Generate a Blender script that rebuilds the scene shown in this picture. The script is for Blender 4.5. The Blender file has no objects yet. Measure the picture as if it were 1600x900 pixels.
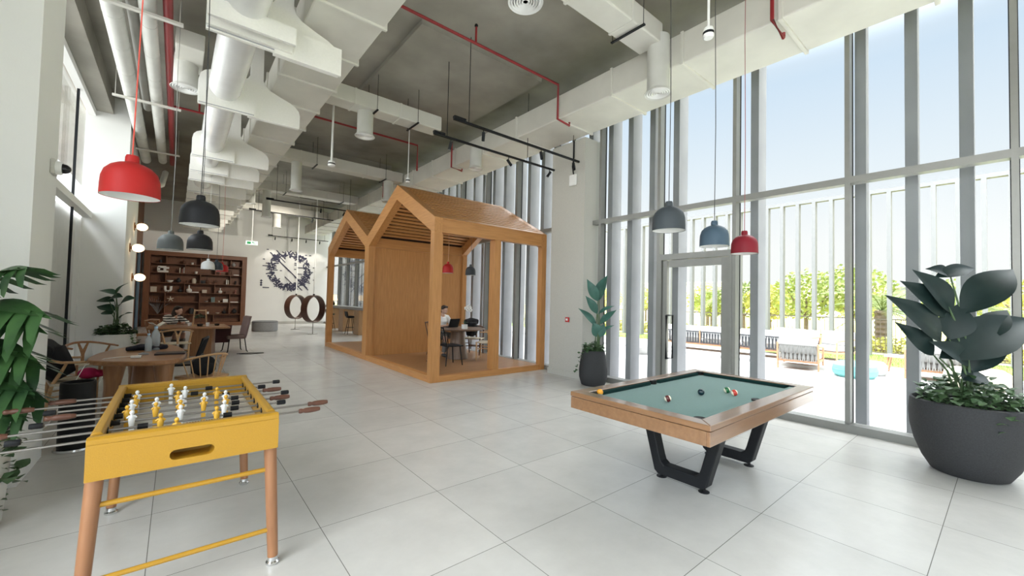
import bpy, math, random
from mathutils import Vector, Matrix
random.seed(7)
PI = math.pi
S = bpy.context.scene
COL = S.collection

# ------------------------------------------------------------------ camera
def setup_camera():
    f, yaw, pitch, roll, H = 639.4, .6874, .0295, -.0228, 1.587
    w = Vector((math.sin(yaw)*math.cos(pitch), math.cos(yaw)*math.cos(pitch), math.sin(pitch)))
    r = Vector((math.cos(yaw), -math.sin(yaw), 0)); d = w.cross(r)
    r2 = r*math.cos(roll)+d*math.sin(roll); d2 = -r*math.sin(roll)+d*math.cos(roll)
    cam = bpy.data.cameras.new('camera'); cam.sensor_width = 36; cam.lens = 36*f/1600
    cam.clip_start = .05; cam.clip_end = 500
    o = bpy.data.objects.new('camera', cam); COL.objects.link(o)
    m = Matrix((r2, -d2, -w)).transposed().to_4x4(); m.translation = (0, 0, H)
    o.matrix_world = m
    S.camera = o
setup_camera()

# ------------------------------------------------------------------ exposure, sky, sun
S.view_settings.view_transform = 'Standard'
S.view_settings.look = 'None'
S.view_settings.gamma = 1
S.view_settings.use_curve_mapping = False
S.view_settings.exposure = 0.55
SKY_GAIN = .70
ZENITH_GAIN = 5.5      # extra brightness added to the unseen upper sky to light the interior
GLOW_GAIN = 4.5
SUN_GAIN = 0.4
def setup_world():
    W = bpy.data.worlds.new('hazy_sky'); S.world = W; W.use_nodes = True
    nt = W.node_tree; N = nt.nodes; L = nt.links; N.clear()
    out = N.new('ShaderNodeOutputWorld'); bg = N.new('ShaderNodeBackground')
    tc = N.new('ShaderNodeTexCoord'); sp = N.new('ShaderNodeSeparateXYZ')
    L.new(tc.outputs['Generated'], sp.inputs[0])
    cr = N.new('ShaderNodeValToRGB')
    e = cr.color_ramp.elements
    e[0].position = 0.0; e[0].color = (1.0, 1.0, .99, 1)
    e[1].position = 1.0; e[1].color = (.96, .98, 1.0, 1)
    a = e.new(.12); a.color = (1.0, 1.0, 1.0, 1)
    a = e.new(.26); a.color = (.84, .91, .98, 1)
    a = e.new(.42); a.color = (.67, .80, .95, 1)
    a = e.new(.62); a.color = (.97, .98, 1.0, 1)
    L.new(sp.outputs['Z'], cr.inputs[0])
    # wide glow added to the out-of-view left sky as a soft key light
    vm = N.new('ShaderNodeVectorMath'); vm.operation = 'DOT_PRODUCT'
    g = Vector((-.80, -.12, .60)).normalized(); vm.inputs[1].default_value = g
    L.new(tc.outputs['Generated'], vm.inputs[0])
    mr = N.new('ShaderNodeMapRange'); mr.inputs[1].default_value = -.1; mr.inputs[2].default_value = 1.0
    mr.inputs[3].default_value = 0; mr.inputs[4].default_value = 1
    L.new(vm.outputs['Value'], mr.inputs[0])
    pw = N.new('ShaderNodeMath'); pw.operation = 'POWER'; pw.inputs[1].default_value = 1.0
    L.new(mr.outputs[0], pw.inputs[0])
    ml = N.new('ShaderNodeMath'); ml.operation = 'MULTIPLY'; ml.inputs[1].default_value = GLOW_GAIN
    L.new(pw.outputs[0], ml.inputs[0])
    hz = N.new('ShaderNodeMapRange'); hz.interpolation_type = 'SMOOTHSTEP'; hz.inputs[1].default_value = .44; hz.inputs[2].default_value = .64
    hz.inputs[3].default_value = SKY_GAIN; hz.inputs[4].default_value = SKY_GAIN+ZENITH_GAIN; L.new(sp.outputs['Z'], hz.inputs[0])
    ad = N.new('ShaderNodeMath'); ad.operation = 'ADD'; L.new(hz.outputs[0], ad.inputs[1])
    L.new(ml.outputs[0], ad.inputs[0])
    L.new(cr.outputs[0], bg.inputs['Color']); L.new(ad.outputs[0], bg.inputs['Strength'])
    L.new(bg.outputs[0], out.inputs[0])
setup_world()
def setup_sun():
    s = bpy.data.lights.new('sun', 'SUN'); s.energy = SUN_GAIN; s.angle = math.radians(6); s.color = (1, .95, .86)
    o = bpy.data.objects.new('sun', s); COL.objects.link(o)
    o.rotation_euler = Vector((.02, .62, -1)).to_track_quat('-Z', 'Y').to_euler()
setup_sun()
def area(name, loc, rot, sx, sy, power, col=(1, 1, 1), portal=False):
    l = bpy.data.lights.new(name, 'AREA'); l.shape = 'RECTANGLE'; l.size = sx; l.size_y = sy; l.energy = power; l.color = col
    if portal: l.cycles.is_portal = True
    o = bpy.data.objects.new(name, l); COL.objects.link(o); o.location = loc; o.rotation_euler = rot
    return o
area('window_portal', (7.0, 10.5, 3.0), (0, PI/2, 0), 6, 29, 1, portal=True)
area('window_portal', (-2.85, -1.05, 2.9), (0, -PI/2, 0), 5.4, 6.8, 1, portal=True)
area('window_portal', (-1.8, 9.4, 2.8), (0, -PI/2, 0), 5.6, 6.8, 1, portal=True)
area('window_portal', (1.3, -4.3, 1.5), (PI/2, 0, 0), 4.8, 3.2, 1, portal=True)

# ------------------------------------------------------------------ materials
MATS = {}
def mat(name, col, rough=.6, metal=0, noise=None, bump=None, spec=.5, emit=None, trans=0, sheen=0, alpha=1, coat=0, stretch=None, detail=4):
    """noise=(scale, second colour) mixes a second colour in by object-space noise; bump=(scale, strength)"""
    if name in MATS: return MATS[name]
    m = bpy.data.materials.new(name); m.use_nodes = True; MATS[name] = m
    nt = m.node_tree; N = nt.nodes; L = nt.links; b = N['Principled BSDF']
    b.inputs['Base Color'].default_value = (*col, 1); b.inputs['Roughness'].default_value = rough
    b.inputs['Metallic'].default_value = metal; b.inputs['Specular IOR Level'].default_value = spec
    b.inputs['Coat Weight'].default_value = coat
    b.inputs['Transmission Weight'].default_value = trans; b.inputs['Sheen Weight'].default_value = sheen
    if emit: b.inputs['Emission Color'].default_value = (*emit[0], 1); b.inputs['Emission Strength'].default_value = emit[1]
    tc = N.new('ShaderNodeTexCoord'); mp = N.new('ShaderNodeMapping')
    if stretch: mp.inputs['Scale'].default_value = stretch
    L.new(tc.outputs['Object'], mp.inputs[0])
    if noise is None: noise = (9, tuple(c*.94 for c in col))
    n = N.new('ShaderNodeTexNoise'); n.inputs['Scale'].default_value = noise[0]; n.inputs['Detail'].default_value = detail
    L.new(mp.outputs[0], n.inputs['Vector'])
    r = N.new('ShaderNodeValToRGB'); r.color_ramp.elements[0].position = .32; r.color_ramp.elements[1].position = .68
    r.color_ramp.elements[0].color = (*noise[1], 1); r.color_ramp.elements[1].color = (*col, 1)
    L.new(n.outputs['Fac'], r.inputs[0]); L.new(r.outputs[0], b.inputs['Base Color'])
    if bump:
        n2 = N.new('ShaderNodeTexNoise'); n2.inputs['Scale'].default_value = bump[0]; n2.inputs['Detail'].default_value = 5
        L.new(mp.outputs[0], n2.inputs['Vector'])
        bp = N.new('ShaderNodeBump'); bp.inputs['Strength'].default_value = bump[1]; bp.inputs['Distance'].default_value = .01
        L.new(n2.outputs['Fac'], bp.inputs['Height']); L.new(bp.outputs[0], b.inputs['Normal'])
    return m
def wood(name, c1, c2, axis='x', rough=.45, sc=1):
    st = {'x': (1.2*sc, 14*sc, 14*sc), 'y': (14*sc, 1.2*sc, 14*sc), 'z': (14*sc, 14*sc, 1.2*sc)}[axis]
    return mat(name, c1, rough, noise=(2.2, c2), stretch=st, bump=(3, .08), detail=6)

M_CONC = mat('raw_concrete', (.38, .36, .31), .85, noise=(.75, (.21, .20, .172)), bump=(6, .25), detail=9)
M_CONC2 = mat('beam_concrete', (.41, .39, .34), .85, noise=(.9, (.26, .245, .21)), bump=(6, .2), detail=9)
M_WALL = mat('white_wall_paint', (.80, .80, .775), .7, noise=(1.5, (.775, .775, .75)), bump=(90, .05))
M_COLUMN = mat('column_plaster', (.53, .52, .475), .75, noise=(60, (.49, .48, .44)), bump=(80, .1))
M_DUCT = mat('painted_duct', (.70, .685, .62), .55, noise=(1.6, (.61, .595, .54)), bump=(5, .12))
M_PIPEW = mat('insulated_pipe_white', (.66, .66, .62), .45, noise=(3, (.58, .58, .54)), bump=(7, .15))
M_FOIL = mat('glossy_white_duct', (.80, .80, .79), .22, noise=(3, (.74, .74, .73)), bump=(6, .25), coat=.4)
M_RED = mat('red_fire_pipe', (.28, .018, .022), .4)
M_BAFFLE = mat('white_felt_baffle', (.88, .87, .82), .9, noise=(40, (.85, .84, .79)), sheen=.2)
M_BAFFLE2 = mat('grey_felt_edge', (.42, .42, .44), .9)
M_PAV = wood('pavilion_oak', (.55, .265, .090), (.45, .205, .066), 'z', .42)
M_PAVX = wood('pavilion_oak_long', (.55, .265, .090), (.45, .205, .066), 'x', .38)
M_PAVY = wood('pavilion_oak_cross', (.55, .265, .090), (.45, .205, .066), 'y', .38)
M_DECK = wood('deck_oak', (.36, .19, .085), (.27, .135, .058), 'x', .35)
M_OAK = wood('light_oak', (.56, .34, .17), (.46, .26, .12), 'x', .4)
M_OAKZ = wood('light_oak_upright', (.56, .34, .17), (.46, .26, .12), 'z', .4)
M_POOLW = wood('pool_table_oak', (.27, .138, .062), (.22, .108, .047), 'x', .32)
M_POOLWY = wood('pool_table_oak_cross', (.27, .138, .062), (.22, .108, .047), 'y', .32)
for m_ in (M_POOLW, M_POOLWY): b_ = m_.node_tree.nodes['Principled BSDF']; b_.inputs['Coat Weight'].default_value = 1.0; b_.inputs['Coat Roughness'].default_value = .12; b_.inputs['Coat IOR'].default_value = 1.6
M_TEAK = wood('warm_table_wood', (.36, .175, .075), (.27, .12, .048), 'x', .35)
M_TEAKZ = wood('warm_table_leg', (.36, .175, .075), (.27, .12, .048), 'z', .4)
M_SHELF = wood('bookcase_wood', (.175, .062, .020), (.125, .043, .013), 'x', .5)
M_SHELFZ = wood('bookcase_wood_upright', (.175, .062, .020), (.125, .043, .013), 'z', .5)
M_WALNUT = wood('walnut', (.115, .055, .03), (.075, .033, .018), 'x', .4)
M_YEL = mat('mustard_powder_coat', (.46, .245, .016), .42, noise=(140, (.43, .225, .015)), bump=(220, .12))
M_YELD = mat('yellow_plastic', (.75, .42, .04), .4)
M_BLACK = mat('black_metal', (.012, .013, .015), .5, spec=.22)
M_BLACKP = mat('black_rubber', (.008, .008, .008), .6, spec=.25)
M_STEEL = mat('steel_rod', (.30, .28, .26), .32, metal=1)
M_CHROME = mat('polished_steel', (.70, .70, .70), .16, metal=1)
M_FELT = mat('green_baize', (.060, .165, .140), .9, noise=(60, (.054, .15, .127)), sheen=.22)
M_FELTD = mat('cushion_green_shaded', (.008, .028, .026), .9, spec=.1)  # darker baize for cushions facing the viewer, shade put into the colour
M_WHITEP = mat('white_plastic', (.86, .86, .84), .4)
M_ALU = mat('grey_aluminium_frame', (.25, .25, .235), .4, metal=.25)
M_FIN = mat('grey_facade_fin', (.27, .27, .285), .75, noise=(2, (.23, .23, .245)), bump=(20, .1))
M_SCREEN = mat('screen_grey', (.17, .168, .165), .7)
M_POTDK = mat('charcoal_fibre_pot', (.034, .035, .038), .8, noise=(90, (.024, .025, .027)), bump=(120, .2))
M_POTW = mat('white_pot', (.74, .74, .71), .5)
M_SOIL = mat('potting_soil', (.03, .022, .015), .95, noise=(30, (.015, .011, .008)))
def leafmat(name, c, c2, rough=.4):
    m = mat(name, c, rough, noise=(6, c2)); b = m.node_tree.nodes['Principled BSDF']
    b.inputs['Specular IOR Level'].default_value = .25
    return m
M_LEAF = leafmat('glossy_green_leaf', (.035, .095, .05), (.022, .065, .035))
M_LEAFB = leafmat('blue_green_leaf', (.06, .15, .12), (.035, .10, .08), .35)
M_LEAFD = leafmat('dark_leathery_leaf', (.013, .027, .025), (.009, .020, .019), .42)
M_LEAFM = leafmat('monstera_leaf', (.05, .12, .035), (.018, .05, .02))
M_IVY = leafmat('ivy_leaf', (.045, .095, .04), (.09, .15, .07))
M_STEM = mat('plant_stem', (.07, .12, .05), .6)
def glass(name, tint=(.97, .985, .98), refl=.06):
    m = bpy.data.materials.new(name); m.use_nodes = True; nt = m.node_tree; N = nt.nodes; L = nt.links; N.clear()
    o = N.new('ShaderNodeOutputMaterial'); mx = N.new('ShaderNodeMixShader'); t = N.new('ShaderNodeBsdfTransparent'); g = N.new('ShaderNodeBsdfGlossy')
    t.inputs[0].default_value = (*tint, 1); g.inputs['Roughness'].default_value = .02
    fr = N.new('ShaderNodeLayerWeight'); fr.inputs[0].default_value = .12 if refl < .1 else .4
    ml = N.new('ShaderNodeMath'); ml.operation = 'MULTIPLY'; ml.inputs[1].default_value = .4
    L.new(fr.outputs['Fresnel'], ml.inputs[0]); L.new(ml.outputs[0], mx.inputs[0]); L.new(t.outputs[0], mx.inputs[1]); L.new(g.outputs[0], mx.inputs[2]); L.new(mx.outputs[0], o.inputs[0])
    return m
M_GLASS = glass('window_glass')
M_BOTTLE = mat('clear_plastic', (.75, .85, .92), .12); M_BOTTLE.node_tree.nodes['Principled BSDF'].inputs['Alpha'].default_value = .38
def floor_mat():
    m = bpy.data.materials.new('large_grey_floor_tiles'); m.use_nodes = True; nt = m.node_tree; N = nt.nodes; L = nt.links; b = N['Principled BSDF']
    tc = N.new('ShaderNodeTexCoord'); sp = N.new('ShaderNodeSeparateXYZ'); L.new(tc.outputs['Object'], sp.inputs[0])
    def lines(axis, off, step, half):
        a = N.new('ShaderNodeMath'); a.operation = 'SUBTRACT'; a.inputs[1].default_value = off-50*step-half; L.new(sp.outputs[axis], a.inputs[0])
        q = N.new('ShaderNodeMath'); q.operation = 'MODULO'; q.inputs[1].default_value = step; L.new(a.outputs[0], q.inputs[0])
        c = N.new('ShaderNodeMath'); c.operation = 'LESS_THAN'; c.inputs[1].default_value = 2*half; L.new(q.outputs[0], c.inputs[0])
        d = N.new('ShaderNodeMath'); d.operation = 'DIVIDE'; d.inputs[1].default_value = step; L.new(a.outputs[0], d.inputs[0])
        fl = N.new('ShaderNodeMath'); fl.operation = 'FLOOR'; L.new(d.outputs[0], fl.inputs[0])
        return c, fl
    cx, fx = lines('X', -.076, .8994, .0022); cy, fy = lines('Y', 1.222, .894, .0022)
    mxm = N.new('ShaderNodeMath'); mxm.operation = 'MAXIMUM'; L.new(cx.outputs[0], mxm.inputs[0]); L.new(cy.outputs[0], mxm.inputs[1])
    cb = N.new('ShaderNodeCombineXYZ'); L.new(fx.outputs[0], cb.inputs[0]); L.new(fy.outputs[0], cb.inputs[1])
    wn = N.new('ShaderNodeTexWhiteNoise'); L.new(cb.outputs[0], wn.inputs['Vector'])
    n = N.new('ShaderNodeTexNoise'); n.inputs['Scale'].default_value = 2.2; n.inputs['Detail'].default_value = 10; n.inputs['Roughness'].default_value = .65
    L.new(tc.outputs['Object'], n.inputs['Vector'])
    r = N.new('ShaderNodeValToRGB'); r.color_ramp.elements[0].position = .3; r.color_ramp.elements[1].position = .7
    r.color_ramp.elements[0].color = (.52, .505, .475, 1); r.color_ramp.elements[1].color = (.60, .585, .55, 1)
    L.new(n.outputs['Fac'], r.inputs[0])
    hv = N.new('ShaderNodeHueSaturation'); mr = N.new('ShaderNodeMapRange'); mr.inputs[3].default_value = .96; mr.inputs[4].default_value = 1.04
    L.new(wn.outputs['Value'], mr.inputs[0]); L.new(mr.outputs[0], hv.inputs['Value']); L.new(r.outputs[0], hv.inputs['Color'])
    mx = N.new('ShaderNodeMix'); mx.data_type = 'RGBA'; L.new(mxm.outputs[0], mx.inputs[0]); L.new(hv.outputs[0], mx.inputs[6]); mx.inputs[7].default_value = (.17, .16, .145, 1)
    L.new(mx.outputs[2], b.inputs['Base Color'])
    b.inputs['Roughness'].default_value = .26; b.inputs['Specular IOR Level'].default_value = .6
    n2 = N.new('ShaderNodeTexNoise'); n2.inputs['Scale'].default_value = 14; n2.inputs['Detail'].default_value = 6; L.new(tc.outputs['Object'], n2.inputs['Vector'])
    bp = N.new('ShaderNodeBump'); bp.inputs['Strength'].default_value = .22; bp.inputs['Distance'].default_value = .004
    L.new(n2.outputs['Fac'], bp.inputs['Height']); L.new(bp.outputs[0], b.inputs['Normal'])
    return m
M_FLOOR = floor_mat()

# ------------------------------------------------------------------ mesh builder and tagging
class MB:
    def __init__(s): s.v = []; s.f = []
    def add(s, vs, fs):
        o = len(s.v); s.v += [tuple(p) for p in vs]; s.f += [tuple(i+o for i in f) for f in fs]; return s
    def box(s, x0, y0, z0, x1, y1, z1):
        if x0 > x1: x0, x1 = x1, x0
        if y0 > y1: y0, y1 = y1, y0
        if z0 > z1: z0, z1 = z1, z0
        return s.add([(x0,y0,z0),(x1,y0,z0),(x1,y1,z0),(x0,y1,z0),(x0,y0,z1),(x1,y0,z1),(x1,y1,z1),(x0,y1,z1)],
                     [(0,3,2,1),(4,5,6,7),(0,1,5,4),(1,2,6,5),(2,3,7,6),(3,0,4,7)])
    def obox(s, c, size, m=None):
        m = m or Matrix.Identity(3); c = Vector(c); hx, hy, hz = [a/2 for a in size]
        vs = [c+m@Vector((sx*hx, sy*hy, sz*hz)) for sz in (-1, 1) for sx, sy in ((-1,-1),(1,-1),(1,1),(-1,1))]
        return s.add(vs, [(0,3,2,1),(4,5,6,7),(0,1,5,4),(1,2,6,5),(2,3,7,6),(3,0,4,7)])
    def bar(s, a, b, w, h):      # rectangular bar from a to b, h roughly vertical
        a = Vector(a); b = Vector(b); d = b-a; l = d.length; d.normalize()
        up = Vector((0,0,1)) if abs(d.z) < .95 else Vector((0,1,0))
        x = d.cross(up).normalized(); z = x.cross(d)
        return s.obox((a+b)/2, (w, l, h), Matrix((x, d, z)).transposed())
    def tube(s, pts, r, seg=8, sx=1, cap=True):
        pts = [Vector(p) for p in pts]; n = len(pts)
        rs = r if isinstance(r, (list, tuple)) else [r]*n
        ref = Vector((0,0,1)); d0 = (pts[1]-pts[0]).normalized()
        if abs(d0.z) > .9: ref = Vector((1,0,0))
        vs = []; fs = []
        for i, p in enumerate(pts):
            d = (pts[min(i+1, n-1)]-pts[max(i-1, 0)]).normalized()
            x = d.cross(ref)
            if x.length < 1e-4: x = d.cross(Vector((0,1,0)))
            x.normalize(); y = x.cross(d)
            for k in range(seg):
                a = 2*PI*k/seg; vs.append(p+x*math.cos(a)*rs[i]*sx+y*math.sin(a)*rs[i])
        for i in range(n-1):
            for k in range(seg):
                k2 = (k+1) % seg; fs.append((i*seg+k, i*seg+k2, (i+1)*seg+k2, (i+1)*seg+k))
        if cap: fs.append(tuple(range(seg))[::-1]); fs.append(tuple((n-1)*seg+k for k in range(seg)))
        return s.add(vs, fs)
    def lathe(s, prof, c=(0,0,0), seg=32, axis='z', cap=True):
        vs = []; fs = []; n = len(prof)
        for (r, z) in prof:
            for k in range(seg):
                a = 2*PI*k/seg; p = (r*math.cos(a), r*math.sin(a), z)
                if axis == 'y': p = (p[0], z, p[1])
                if axis == 'x': p = (z, p[0], p[1])
                vs.append((p[0]+c[0], p[1]+c[1], p[2]+c[2]))
        for i in range(n-1):
            for k in range(seg):
                k2 = (k+1) % seg; fs.append((i*seg+k, i*seg+k2, (i+1)*seg+k2, (i+1)*seg+k))
        if cap and prof[0][0] > 1e-5: fs.append(tuple(range(seg))[::-1])
        if cap and prof[-1][0] > 1e-5: fs.append(tuple((n-1)*seg+k for k in range(seg)))
        return s.add(vs, fs)
    def ell(s, c, r, seg=16, m=None):
        if not isinstance(r, (list, tuple)): r = (r, r, r)
        vs = []; fs = []; R = seg//2; m = m or Matrix.Identity(3); c = Vector(c)
        for i in range(1, R):
            t = PI*i/R
            for k in range(seg):
                a = 2*PI*k/seg; vs.append(c+m@Vector((r[0]*math.sin(t)*math.cos(a), r[1]*math.sin(t)*math.sin(a), r[2]*math.cos(t))))
        for i in range(R-2):
            for k in range(seg):
                k2 = (k+1) % seg; fs.append((i*seg+k, (i+1)*seg+k, (i+1)*seg+k2, i*seg+k2))
        a = len(vs); vs.append(c+m@Vector((0,0,r[2]))); vs.append(c+m@Vector((0,0,-r[2])))
        for k in range(seg):
            k2 = (k+1) % seg; fs.append((a, k, k2)); fs.append((a+1, (R-2)*seg+k2, (R-2)*seg+k))
        return s.add(vs, fs)
    def prism(s, poly, lo, hi, plane='xy'):
        n = len(poly); vs = []
        for h in (lo, hi):
            for u, v in poly: vs.append({'xy': (u, v, h), 'xz': (u, h, v), 'yz': (h, u, v)}[plane])
        fs = [tuple(range(n))[::-1], tuple(range(n, 2*n))]+[(i, (i+1) % n, n+(i+1) % n, n+i) for i in range(n)]
        return s.add(vs, fs)
    def out(s, name, material, parent=None, smooth=False, bevel=0, seg=2, angle=35, xf=None):
        me = bpy.data.meshes.new(name)
        me.from_pydata([tuple(xf@Vector(v)) for v in s.v] if xf else s.v, [], s.f); me.validate()
        import bmesh
        bm = bmesh.new(); bm.from_mesh(me); bmesh.ops.recalc_face_normals(bm, faces=bm.faces[:]); bm.to_mesh(me); bm.free()
        me.materials.append(material)
        if smooth:
            me.polygons.foreach_set('use_smooth', [True]*len(me.polygons))
            try: me.set_sharp_from_angle(angle=math.radians(angle))
            except Exception: pass
        o = bpy.data.objects.new(name, me); COL.objects.link(o)
        if parent: o.parent = parent
        if bevel:
            b = o.modifiers.new('bevel', 'BEVEL'); b.width = bevel; b.segments = seg; b.limit_method = 'ANGLE'; b.angle_limit = math.radians(40)
        return o
def tag(o, label=None, cat=None, group=None, kind=None):
    if label: o['label'] = label
    if cat: o['category'] = cat
    if group: o['group'] = group
    if kind: o['kind'] = kind
    return o
def thing(name, label, cat, loc=(0,0,0), rz=0, group=None):
    o = bpy.data.objects.new(name, None); COL.objects.link(o); o.location = loc; o.rotation_euler = (0,0,rz); o.empty_display_size = .1
    return tag(o, label, cat, group)
def struct(o): o['kind'] = 'structure'; return o
def sbox(name, m, *b, bevel=0, parent=None):
    o = MB().box(*b).out(name, m, parent, bevel=bevel)
    if not parent: struct(o)
    return o
def copy_tree(o, parent=None):
    c = o.copy(); COL.objects.link(c); c.parent = parent
    for ch in list(o.children): copy_tree(ch, c)
    return c
def dup(root, loc, rz=0, label=None, group=None):
    c = copy_tree(root); c.location = loc; c.rotation_euler = (0,0,rz)
    if label: c['label'] = label
    if group: c['group'] = group
    return c

# ------------------------------------------------------------------ room shell
CZ = 5.95
sbox('floor', M_FLOOR, -3.2, -4.5, -.2, 6.95, 25.5, 0)
sbox('ceiling', M_CONC, -3.2, -4.5, CZ, 7.3, 25.5, CZ+.3)
sbox('ceiling_drop', M_CONC2, 2.82, 5.8, 5.87, 5.4, 8.6, CZ)
for y in (13.0, 18.6): sbox('ceiling_beam', M_CONC, 1.95, y, 5.6, 5.4, y+.5, CZ)
sbox('ceiling_beam', M_CONC, -1.5, 5.9, 5.57, -1.22, 12.8, CZ)
sbox('wall_back', M_WALL, -3.2, 25.2, 0, 7.1, 25.5, CZ)
sbox('baseboard_back', M_COLUMN, 2.8, 25.17, 0, 6.6, 25.2, .14)
# column by the windows
sbox('wall_column', M_COLUMN, 6.44, 5.55, 0, 7.0, 6.5, 5.0)
sbox('trim_1', M_COLUMN, 6.415, 5.525, 0, 6.6, 6.52, .12)
# left side: near pillar, window bay, far wall with lamps
sbox('wall_left_pillar', M_WALL, -2.6, 5.07, 0, -.93, 5.85, CZ)
sbox('wall_left_far', M_WALL, -1.66, 12.8, 0, -.93, 16.1, CZ)
sbox('wall_left_far', M_WALL, -2.0, 12.75, 0, -1.64, 12.95, 3.2)
sbox('wall_left_panelled', M_SHELFZ, -1.6, 16.15, 0, -1.25, 25.2, CZ)
sbox('wall_left_near', M_WALL, -2.9, -4.5, 0, -2.6, 5.07, .3)
sbox('wall_left_near', M_WALL, -2.9, -4.5, 5.5, -2.6, 5.07, CZ)
sbox('wall_left_near', M_WALL, -2.9, 2.3, .3, -2.6, 5.07, 5.5)
sbox('wall_left_corner', M_WALL, -1.95, 5.85, 0, -1.5, 6.1, CZ)
M_BLIND = mat('frosted_pane', (.55, .55, .53), .5)
def left_window():
    w = struct(bpy.data.objects.new('window_2', None)); COL.objects.link(w)
    f = MB().box(-1.62, 6.1, 3.17, -1.48, 12.8, 3.30)
    f.box(-1.62, 6.1, 5.45, -1.5, 12.8, 5.57)
    f.box(-1.62, 6.1, 0, -1.5, 12.8, .1)
    f.out('window_frame', M_WALL, w)
    g = MB().box(-1.60, 11.30, .1, -1.56, 11.325, 5.45)
    g.out('mullion', M_BLACK, w)
    MB().box(-1.66, 6.1, 3.3, -1.64, 12.8, 5.45).out('window_glass', M_GLASS, w)
    MB().box(-1.74, 6.1, .1, -1.72, 12.8, 3.17).out('frosted_glass', M_BLIND, w)
left_window()
def near_window():
    w = struct(bpy.data.objects.new('window_3', None)); COL.objects.link(w)
    f = MB().box(-2.8, -4.4, .3, -2.7, 2.3, .38).box(-2.8, -4.4, 5.42, -2.7, 2.3, 5.5)
    for y in (-4.4, -2.7, -1.1, .6, 2.24): f.box(-2.8, y, .3, -2.7, y+.06, 5.5)
    f.out('window_frame', M_ALU, w)
    MB().box(-2.76, -4.4, .3, -2.75, 2.3, 5.5).out('window_glass', M_GLASS, w)
near_window()
def back_window():      # glazed opening in the wall behind the camera
    sbox('wall_rear', M_WALL, -2.9, -4.3, 0, -1.0, -4.0, CZ); sbox('wall_rear', M_WALL, 3.6, -4.3, 0, 6.62, -4.0, CZ); sbox('wall_rear', M_WALL, -1.0, -4.3, 3.0, 3.6, -4.0, CZ)
    w = struct(bpy.data.objects.new('window_4', None)); COL.objects.link(w)
    f = MB()
    for x in (-1.0, .5, 2.0, 3.53): f.box(x, -4.2, 0, x+.07, -4.1, 3.0)
    for z in (0, 2.92): f.box(-1.0, -4.19, z, 3.6, -4.11, z+.08)
    f.out('window_frame', M_ALU, w)
    MB().box(-1.0, -4.16, 0, 3.6, -4.15, 3.0).out('window_glass', M_GLASS, w)
back_window()

def right_windows():
    w = struct(bpy.data.objects.new('window_1', None)); COL.objects.link(w)
    ys = [-4.1, -2.75, -1.40, -.045, 1.335, 2.73, 4.03, 5.36]+[6.7+1.35*i for i in range(14)]
    f = MB()
    for y in ys: f.box(6.70, y-.027, 0, 6.84, y+.027, 5.7)
    g = MB()
    f.box(6.66, -4.1, 0, 6.86, 2.70, .10).box(6.66, 4.06, 0, 6.86, 25.2, .10)
    f.box(6.703, -4.1, 3.20, 6.837, 25.2, 3.29)
    f.out('window_frame', M_ALU, w)
    for y in ys: g.box(6.8395, y-.035, .1, 6.86, y+.035, 5.7)
    g.out('gasket', M_BLACK, w)
    MB().box(6.79, -4.1, .1, 6.80, 2.73, 5.7).box(6.79, 4.03, .1, 6.80, 25.2, 5.7).box(6.79, 2.73, 2.46, 6.80, 4.03, 5.7).out('window_glass', M_GLASS, w)
    d = struct(bpy.data.objects.new('door_1', None)); COL.objects.link(d)
    MB().box(6.69, 2.757, 2.36, 6.85, 4.003, 2.46).box(6.69, 2.757, 0, 6.85, 2.80, 2.36).box(6.69, 3.96, 0, 6.85, 4.003, 2.36).out('door_frame', M_ALU, d)
    lf = MB().box(6.73, 2.81, .02, 6.80, 2.93, 2.35).box(6.73, 3.865, .02, 6.80, 3.95, 2.35).box(6.73, 2.93, .02, 6.80, 3.83, .14).box(6.73, 2.93, 2.23, 6.80, 3.83, 2.35)
    lf.out('door_leaf', M_ALU, d, bevel=.004)
    MB().box(6.76, 2.93, .14, 6.77, 3.83, 2.23).out('door_glass', M_GLASS, d)
    for xs in (6.66, 6.87):
        h = MB().tube([(6.765, 3.88, .62), (xs, 3.83, .62), (xs, 3.83, 1.38), (6.765, 3.88, 1.38)], .019, 10)
        h.out('door_handle', M_BLACK, d, smooth=True)
    MB().box(6.80, 3.0, 2.36, 6.86, 3.3, 2.42).out('door_closer', M_WHITEP, d)
right_windows()
sbox('wall_right_head', M_DUCT, 6.62, -4.5, 5.7, 6.95, 25.2, CZ)

# facade fins outside the glass, each standing on the terrace
fy = [.37, .84, 1.34, 2.66, 4.0, 4.50, 5.0, 5.5]+[6.05+.52*i for i in range(36)]
for i, y in enumerate(fy):
    o = MB().box(7.14, y-.12, -.02, 7.46 if y > 2 else 7.32, y, 6.6).out('facade_fin', M_FIN, bevel=.006)
    nth = ['first', 'second', 'third', 'fourth', 'fifth', 'sixth', 'seventh', 'eighth']
    if i < 8: tag(o, 'tall grey facade fin outside the glass, '+nth[i]+' from the right edge', 'fin', 'facade fins outside the window wall')
    else: tag(o, 'tall grey facade fin outside the glass behind the pavilions', 'fin', 'facade fins behind the pavilions')
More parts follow.
